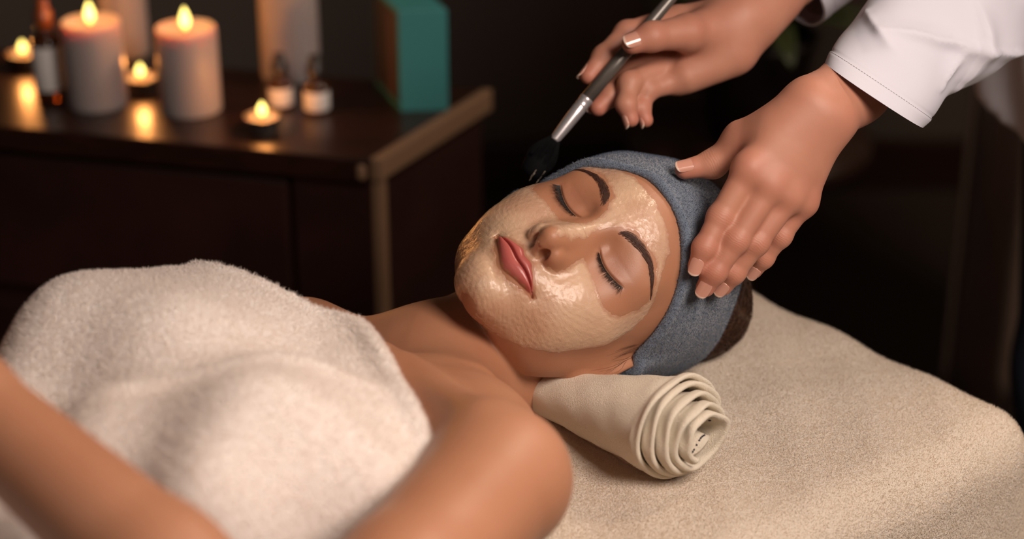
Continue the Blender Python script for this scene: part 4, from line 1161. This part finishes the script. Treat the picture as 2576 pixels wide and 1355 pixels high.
# ------------------------------------------------------------------ candles and bottles
WAX = mat('white_wax', (.34, .29, .28), .5, Subsurface_Weight=.8, Subsurface_Scale=.04)
BS(WAX).inputs['Subsurface Radius'].default_value = (1, .45, .25)
WICK = mat('wick', (.02, .015, .01), .9)
FLAME = bpy.data.materials.new('flame'); FLAME.use_nodes = True; nt_ = FLAME.node_tree; nt_.nodes.clear()
_o = nt_.nodes.new('ShaderNodeOutputMaterial'); _e = nt_.nodes.new('ShaderNodeEmission'); nt_.links.new(_e.outputs[0], _o.inputs[0])
_tc = nt_.nodes.new('ShaderNodeTexCoord'); _sx = nt_.nodes.new('ShaderNodeSeparateXYZ'); nt_.links.new(_tc.outputs['Generated'], _sx.inputs[0])
_r = nt_.nodes.new('ShaderNodeValToRGB'); nt_.links.new(_sx.outputs['Z'], _r.inputs[0])
_r.color_ramp.elements[0].color = (1, .40, .05, 1); _r.color_ramp.elements[1].color = (1, .74, .18, 1); _r.color_ramp.elements[1].position = .4
nt_.links.new(_r.outputs[0], _e.inputs[0]); _e.inputs[1].default_value = 4.6
ALU = mat('tealight_cup', (.25, .22, .20), .35, Metallic=.9)
def flame(parent, z, h, r, power):
    lathe('wick', [(0, z - .004), (.0008, z - .004), (.0007, z + h * .35), (0, z + h * .36)], WICK, parent, None, 10)
    prof = [(0, 0)] + [(r * math.sin(math.pi * t) ** .75 * (1 - .55 * t) * 1.25, h * t) for t in np.linspace(.04, .98, 16)] + [(0, h)]
    fo = lathe('flame', [(a, z + h * .12 + b) for a, b in prof], FLAME, parent, None, 24)
    l = bpy.data.lights.new('candle_glow', 'POINT'); l.energy = power; l.color = (1, .36, .09); l.shadow_soft_size = .006
    lo = bpy.data.objects.new('candle_glow', l); COL.objects.link(lo); lo.location = (0, 0, z + h * 1.15); lo.parent = parent
def pillar(base_px, rad, h, label, lit=True, zoff=0.0, pw=.22, d_off=0):
    b = Wz(base_px[0], base_px[1], TZ)
    t = empty('pillar_candle', tuple(b)); tag(t, label, 'candle')
    lathe('wax_body', [(0, 0), (rad * .97, 0), (rad, .003), (rad, h - .004), (rad * .97, h), (rad * .90, h + .0006), (rad * .80, h - .003), (rad * .55, h - .0065), (0, h - .008)], WAX, t, None, 64)
    if lit: flame(t, h - .007, .027, .0060, pw)
    else: lathe('wick', [(0, h - .010), (.0009, h - .010), (.0008, h + .006), (0, h + .007)], WICK, t, None, 10)
    return t
pillar((247, 262), .0335, .098, 'short lit white pillar candle right next to the tall amber bottle')
pillar((482, 276), .0340, .097, 'short lit white pillar candle on the sideboard, with a tealight on either side')
pillar((318, 134), .0290, .19, 'tall white pillar candle behind the short candle beside the amber bottle')
pillar((733, 190), .0345, .19, 'tall white pillar candle behind the two small bottles')
def tealight(px, label):
    b = Wz(px[0], px[1], TZ); t = empty('tealight', tuple(b)); tag(t, label, 'candle')
    lathe('cup', [(0, 0), (.0165, 0), (.0172, .001), (.0195, .0165), (.0205, .0172), (.0198, .0176), (.0190, .016), (.0165, .0025), (0, .0025)], ALU, t, None, 40)
    lathe('wax', [(0, .002), (.0162, .002), (.0188, .0150), (.010, .0142), (0, .0138)], WAX, t, None, 40)
    flame(t, .0145, .017, .0052, .26); return t
tealight((62, 168), 'small lit tealight beside the tall amber bottle')
tealight((357, 228), 'small lit tealight between the two short pillar candles')
tealight((662, 328), 'small lit tealight in front of the two small bottles')
AMBER = mat('amber_glass', (.16, .045, .008), .08, Transmission_Weight=.75, IOR=1.5); CAPM = mat('black_cap', (.018, .012, .010), .4)
LABELM = mat('white_label', (.62, .58, .55), .7); PIPE = mat('dropper_glass', (.30, .22, .18), .15)
def bottle(px, rad, hb, hn, hc, label, capm, cr=.5, lab=(.12, .72)):
    b = Wz(px[0], px[1], TZ); t = empty('bottle', tuple(b)); tag(t, label, 'bottle')
    lathe('body', [(0, 0), (rad * .92, 0), (rad, .003), (rad, hb * .84), (rad * .93, hb * .92), (rad * .5, hb), (rad * cr * .85, hb + hn * .3), (rad * cr * .85, hb + hn), (0, hb + hn)], AMBER, t, None, 40)
    k = hb + hn * .5
    lathe('cap', [(0, k), (rad * cr * 1.05, k), (rad * cr * 1.1, k + .001), (rad * cr * 1.1, k + hc * .55), (rad * cr * .75, k + hc * .62), (rad * cr * .72, k + hc * .95), (0, k + hc)], capm, t, None, 32)
    lathe('label', [(rad * 1.004, hb * lab[0]), (rad * 1.02, hb * lab[0] + .0005), (rad * 1.02, hb * lab[1] - .0005), (rad * 1.004, hb * lab[1])], LABELM, t, None, 40)
    return t
GREYLAB = LABELM
bottle((130, 245), .0170, .078, .012, .034, 'tall amber glass bottle with pale label beside the tealight', mat('amber_cap', (.20, .05, .012), .3), .55, (.16, .82))
bottle((708, 268), .0138, .034, .008, .026, 'small amber bottle with white label, nearer to the lit tealight', CAPM, .62)
bottle((798, 280), .0145, .036, .008, .027, 'small amber bottle with white label, nearer to the teal box', CAPM, .62)
# teal box
TEAL = mat('teal_card', (.035, .21, .21), .6); BRN = mat('brown_print', (.035, .018, .014), .6)
q0, q1 = Wz(1008, 282, TZ), Wz(1129, 278, TZ)
e1 = q1 - q0; e1[2] = 0; wbx = np.linalg.norm(e1); e1 /= wbx; e2 = np.array([-.34, .94, 0]); hbx = .118
tb_ = empty('storage_box', tuple((q0 + q1) / 2)); tag(tb_, 'teal cardboard box standing upright at the end of the sideboard', 'box')
def pbox(name, o0, ex, ey, h, m, parent, z0=0.0):
    Vp = [o0, o0 + ex, o0 + ex + ey, o0 + ey]; Vp = [v + np.array([0, 0, z0]) for v in Vp] + [v + np.array([0, 0, z0 + h]) for v in Vp]
    c = np.array(parent.location)
    bm = bmesh.new(); vs = [bm.verts.new(tuple(v - c)) for v in Vp]
    for f in ((0, 3, 2, 1), (4, 5, 6, 7), (0, 1, 5, 4), (1, 2, 6, 5), (2, 3, 7, 6), (3, 0, 4, 7)): bm.faces.new([vs[i] for i in f])
    bmesh.ops.recalc_face_normals(bm, faces=bm.faces); bmesh.ops.bevel(bm, geom=bm.edges[:], offset=.0012, segments=2, affect='EDGES', profile=.5)
    me = bpy.data.meshes.new(name); bm.to_mesh(me); bm.free(); me.materials.append(m); o = bpy.data.objects.new(name, me); COL.objects.link(o); o.parent = parent; return o
pbox('shell', q0, e1 * wbx, e2 * .10, hbx, TEAL, tb_)
pbox('side_label', q0 - e1 * .0012 + e2 * .006, e1 * .002, e2 * .088, hbx - .014, BRN, tb_, .008)
pbox('side_stripe', q0 - e1 * .0018 + e2 * .014, e1 * .002, e2 * .022, hbx - .024, mat('rose_print', (.075, .032, .028), .6), tb_, .014)

# ------------------------------------------------------------------ curtain and flowers in the dark
CURT = mat('brown_curtain', (.26, .185, .15), .9)
cx0 = W(2550, 500, 2.75); a_ = np.linspace(0, 1, 60); zz = np.linspace(.02, 2.55, 30)
Gx = cx0[0] - .075 + a_ * .42; Gy = cx0[1] + .035 * np.sin(a_ * 26) - .01 * np.sin(a_ * 9)
G = np.stack([np.broadcast_to(Gx[:, None], (60, 30)), np.broadcast_to(Gy[:, None], (60, 30)) , np.broadcast_to(zz[None], (60, 30))], -1)
curt = sheet('curtain', G, .003, CURT, None); tag(curt, 'dark brown curtain hanging behind the therapist', 'curtain')
cr_ = tube_along('curtain_rod', np.array([cx0[0] - .2, cx0[1], 2.57]), np.array([cx0[0] + .5, cx0[1], 2.57]), [(0, .012), (1, .012)], DARKWOOD, None)
tag(cr_, 'thin dark rod carrying the brown curtain', 'curtain rod')
STEM = mat('leaf_green', (.035, .050, .012), .5); PETAL = mat('purple_petal', (.10, .022, .045), .6); POTM = mat('dark_pot', (.02, .014, .012), .4)
fb_ = np.array([.34, 2.55, 0]); 
stand = empty('plant_stand', tuple(fb_)); tag(stand, 'dark round wooden plant stand against the back wall', 'stand')
lathe('stand_top', [(0, .44), (.17, .44), (.175, .45), (.17, .47), (0, .47)], DARKWOOD, stand, None, 40)
lathe('stand_column', [(0, .02), (.03, .02), (.022, .2), (.03, .44), (0, .44)], DARKWOOD, stand, None, 24)
lathe('stand_foot', [(0, 0), (.14, 0), (.14, .012), (.04, .03), (0, .03)], DARKWOOD, stand, None, 40)
plant = empty('potted_plant', tuple(fb_ + np.array([0, 0, .47]))); tag(plant, 'potted purple orchid in a dark pot on the plant stand', 'plant')
lathe('pot', [(0, 0), (.06, 0), (.085, .14), (.09, .15), (.08, .15), (.075, .13), (0, .125)], POTM, plant, None, 40)
rg = np.random.default_rng(11)
def leafmesh(name, base, d, L, wid, m, parent, droop=.25):
    d = d / np.linalg.norm(d); w = np.cross(d, [0, 0, 1.]); w /= np.linalg.norm(w) + 1e-9
    t = np.linspace(0, 1, 10); u = np.linspace(-1, 1, 5)
    c = base + d * (t * L)[:, None] - np.array([0, 0, 1.]) * (droop * L * t ** 2)[:, None]
    wd = wid * np.sin(np.clip(t * .93 + .05, 0, 1) * math.pi) ** .8
    Gm = c[:, None] + w * (wd[:, None] * u)[..., None] + np.array([0, 0, 1.]) * (np.abs(u)[None] * wd[:, None] * .3)[..., None]
    return sheet(name, Gm, .0008, m, parent)
for k in range(9):
    an = k * 2.4; leafmesh('leaf', np.array([0, 0, .13]), np.array([math.cos(an), math.sin(an), .8 + .4 * rg.random()]), .16 + .14 * rg.random(), .022, STEM, plant, .5)
def flower(c, nrm, r):
    nrm = nrm / np.linalg.norm(nrm); x = np.cross(nrm, [0, 0, 1.]); x /= np.linalg.norm(x); y = np.cross(nrm, x)
    for i in range(5):
        an = i * 2 * math.pi / 5 + .3; dd = x * math.cos(an) + y * math.sin(an) + nrm * .25
        leafmesh('petal', c, dd, r, r * .38, PETAL, plant, .1)
for k, (ox, oz, oy) in enumerate(((-.10, .30, 0), (-.02, .38, -.04), (.06, .34, .02), (.0, .26, -.05), (.11, .26, -.02), (.16, .37, .03), (-.06, .22, -.04))):
    tip = np.array([ox * 1.15, oy - .02, oz])
    s_ = np.linspace(0, 1, 9)[:, None]; Pst = np.array([0, 0, .12]) * (1 - s_) + tip * s_ + np.array([0, 0, .05]) * np.sin(s_ * math.pi)
    Vs, Fs = strands(Pst[None], .0022, .0014); mesh_obj('stem', Vs, Fs, STEM, plant)
    flower(tip, np.array([rg.normal() * .4, -1, .3]), .038 + .012 * rg.random())
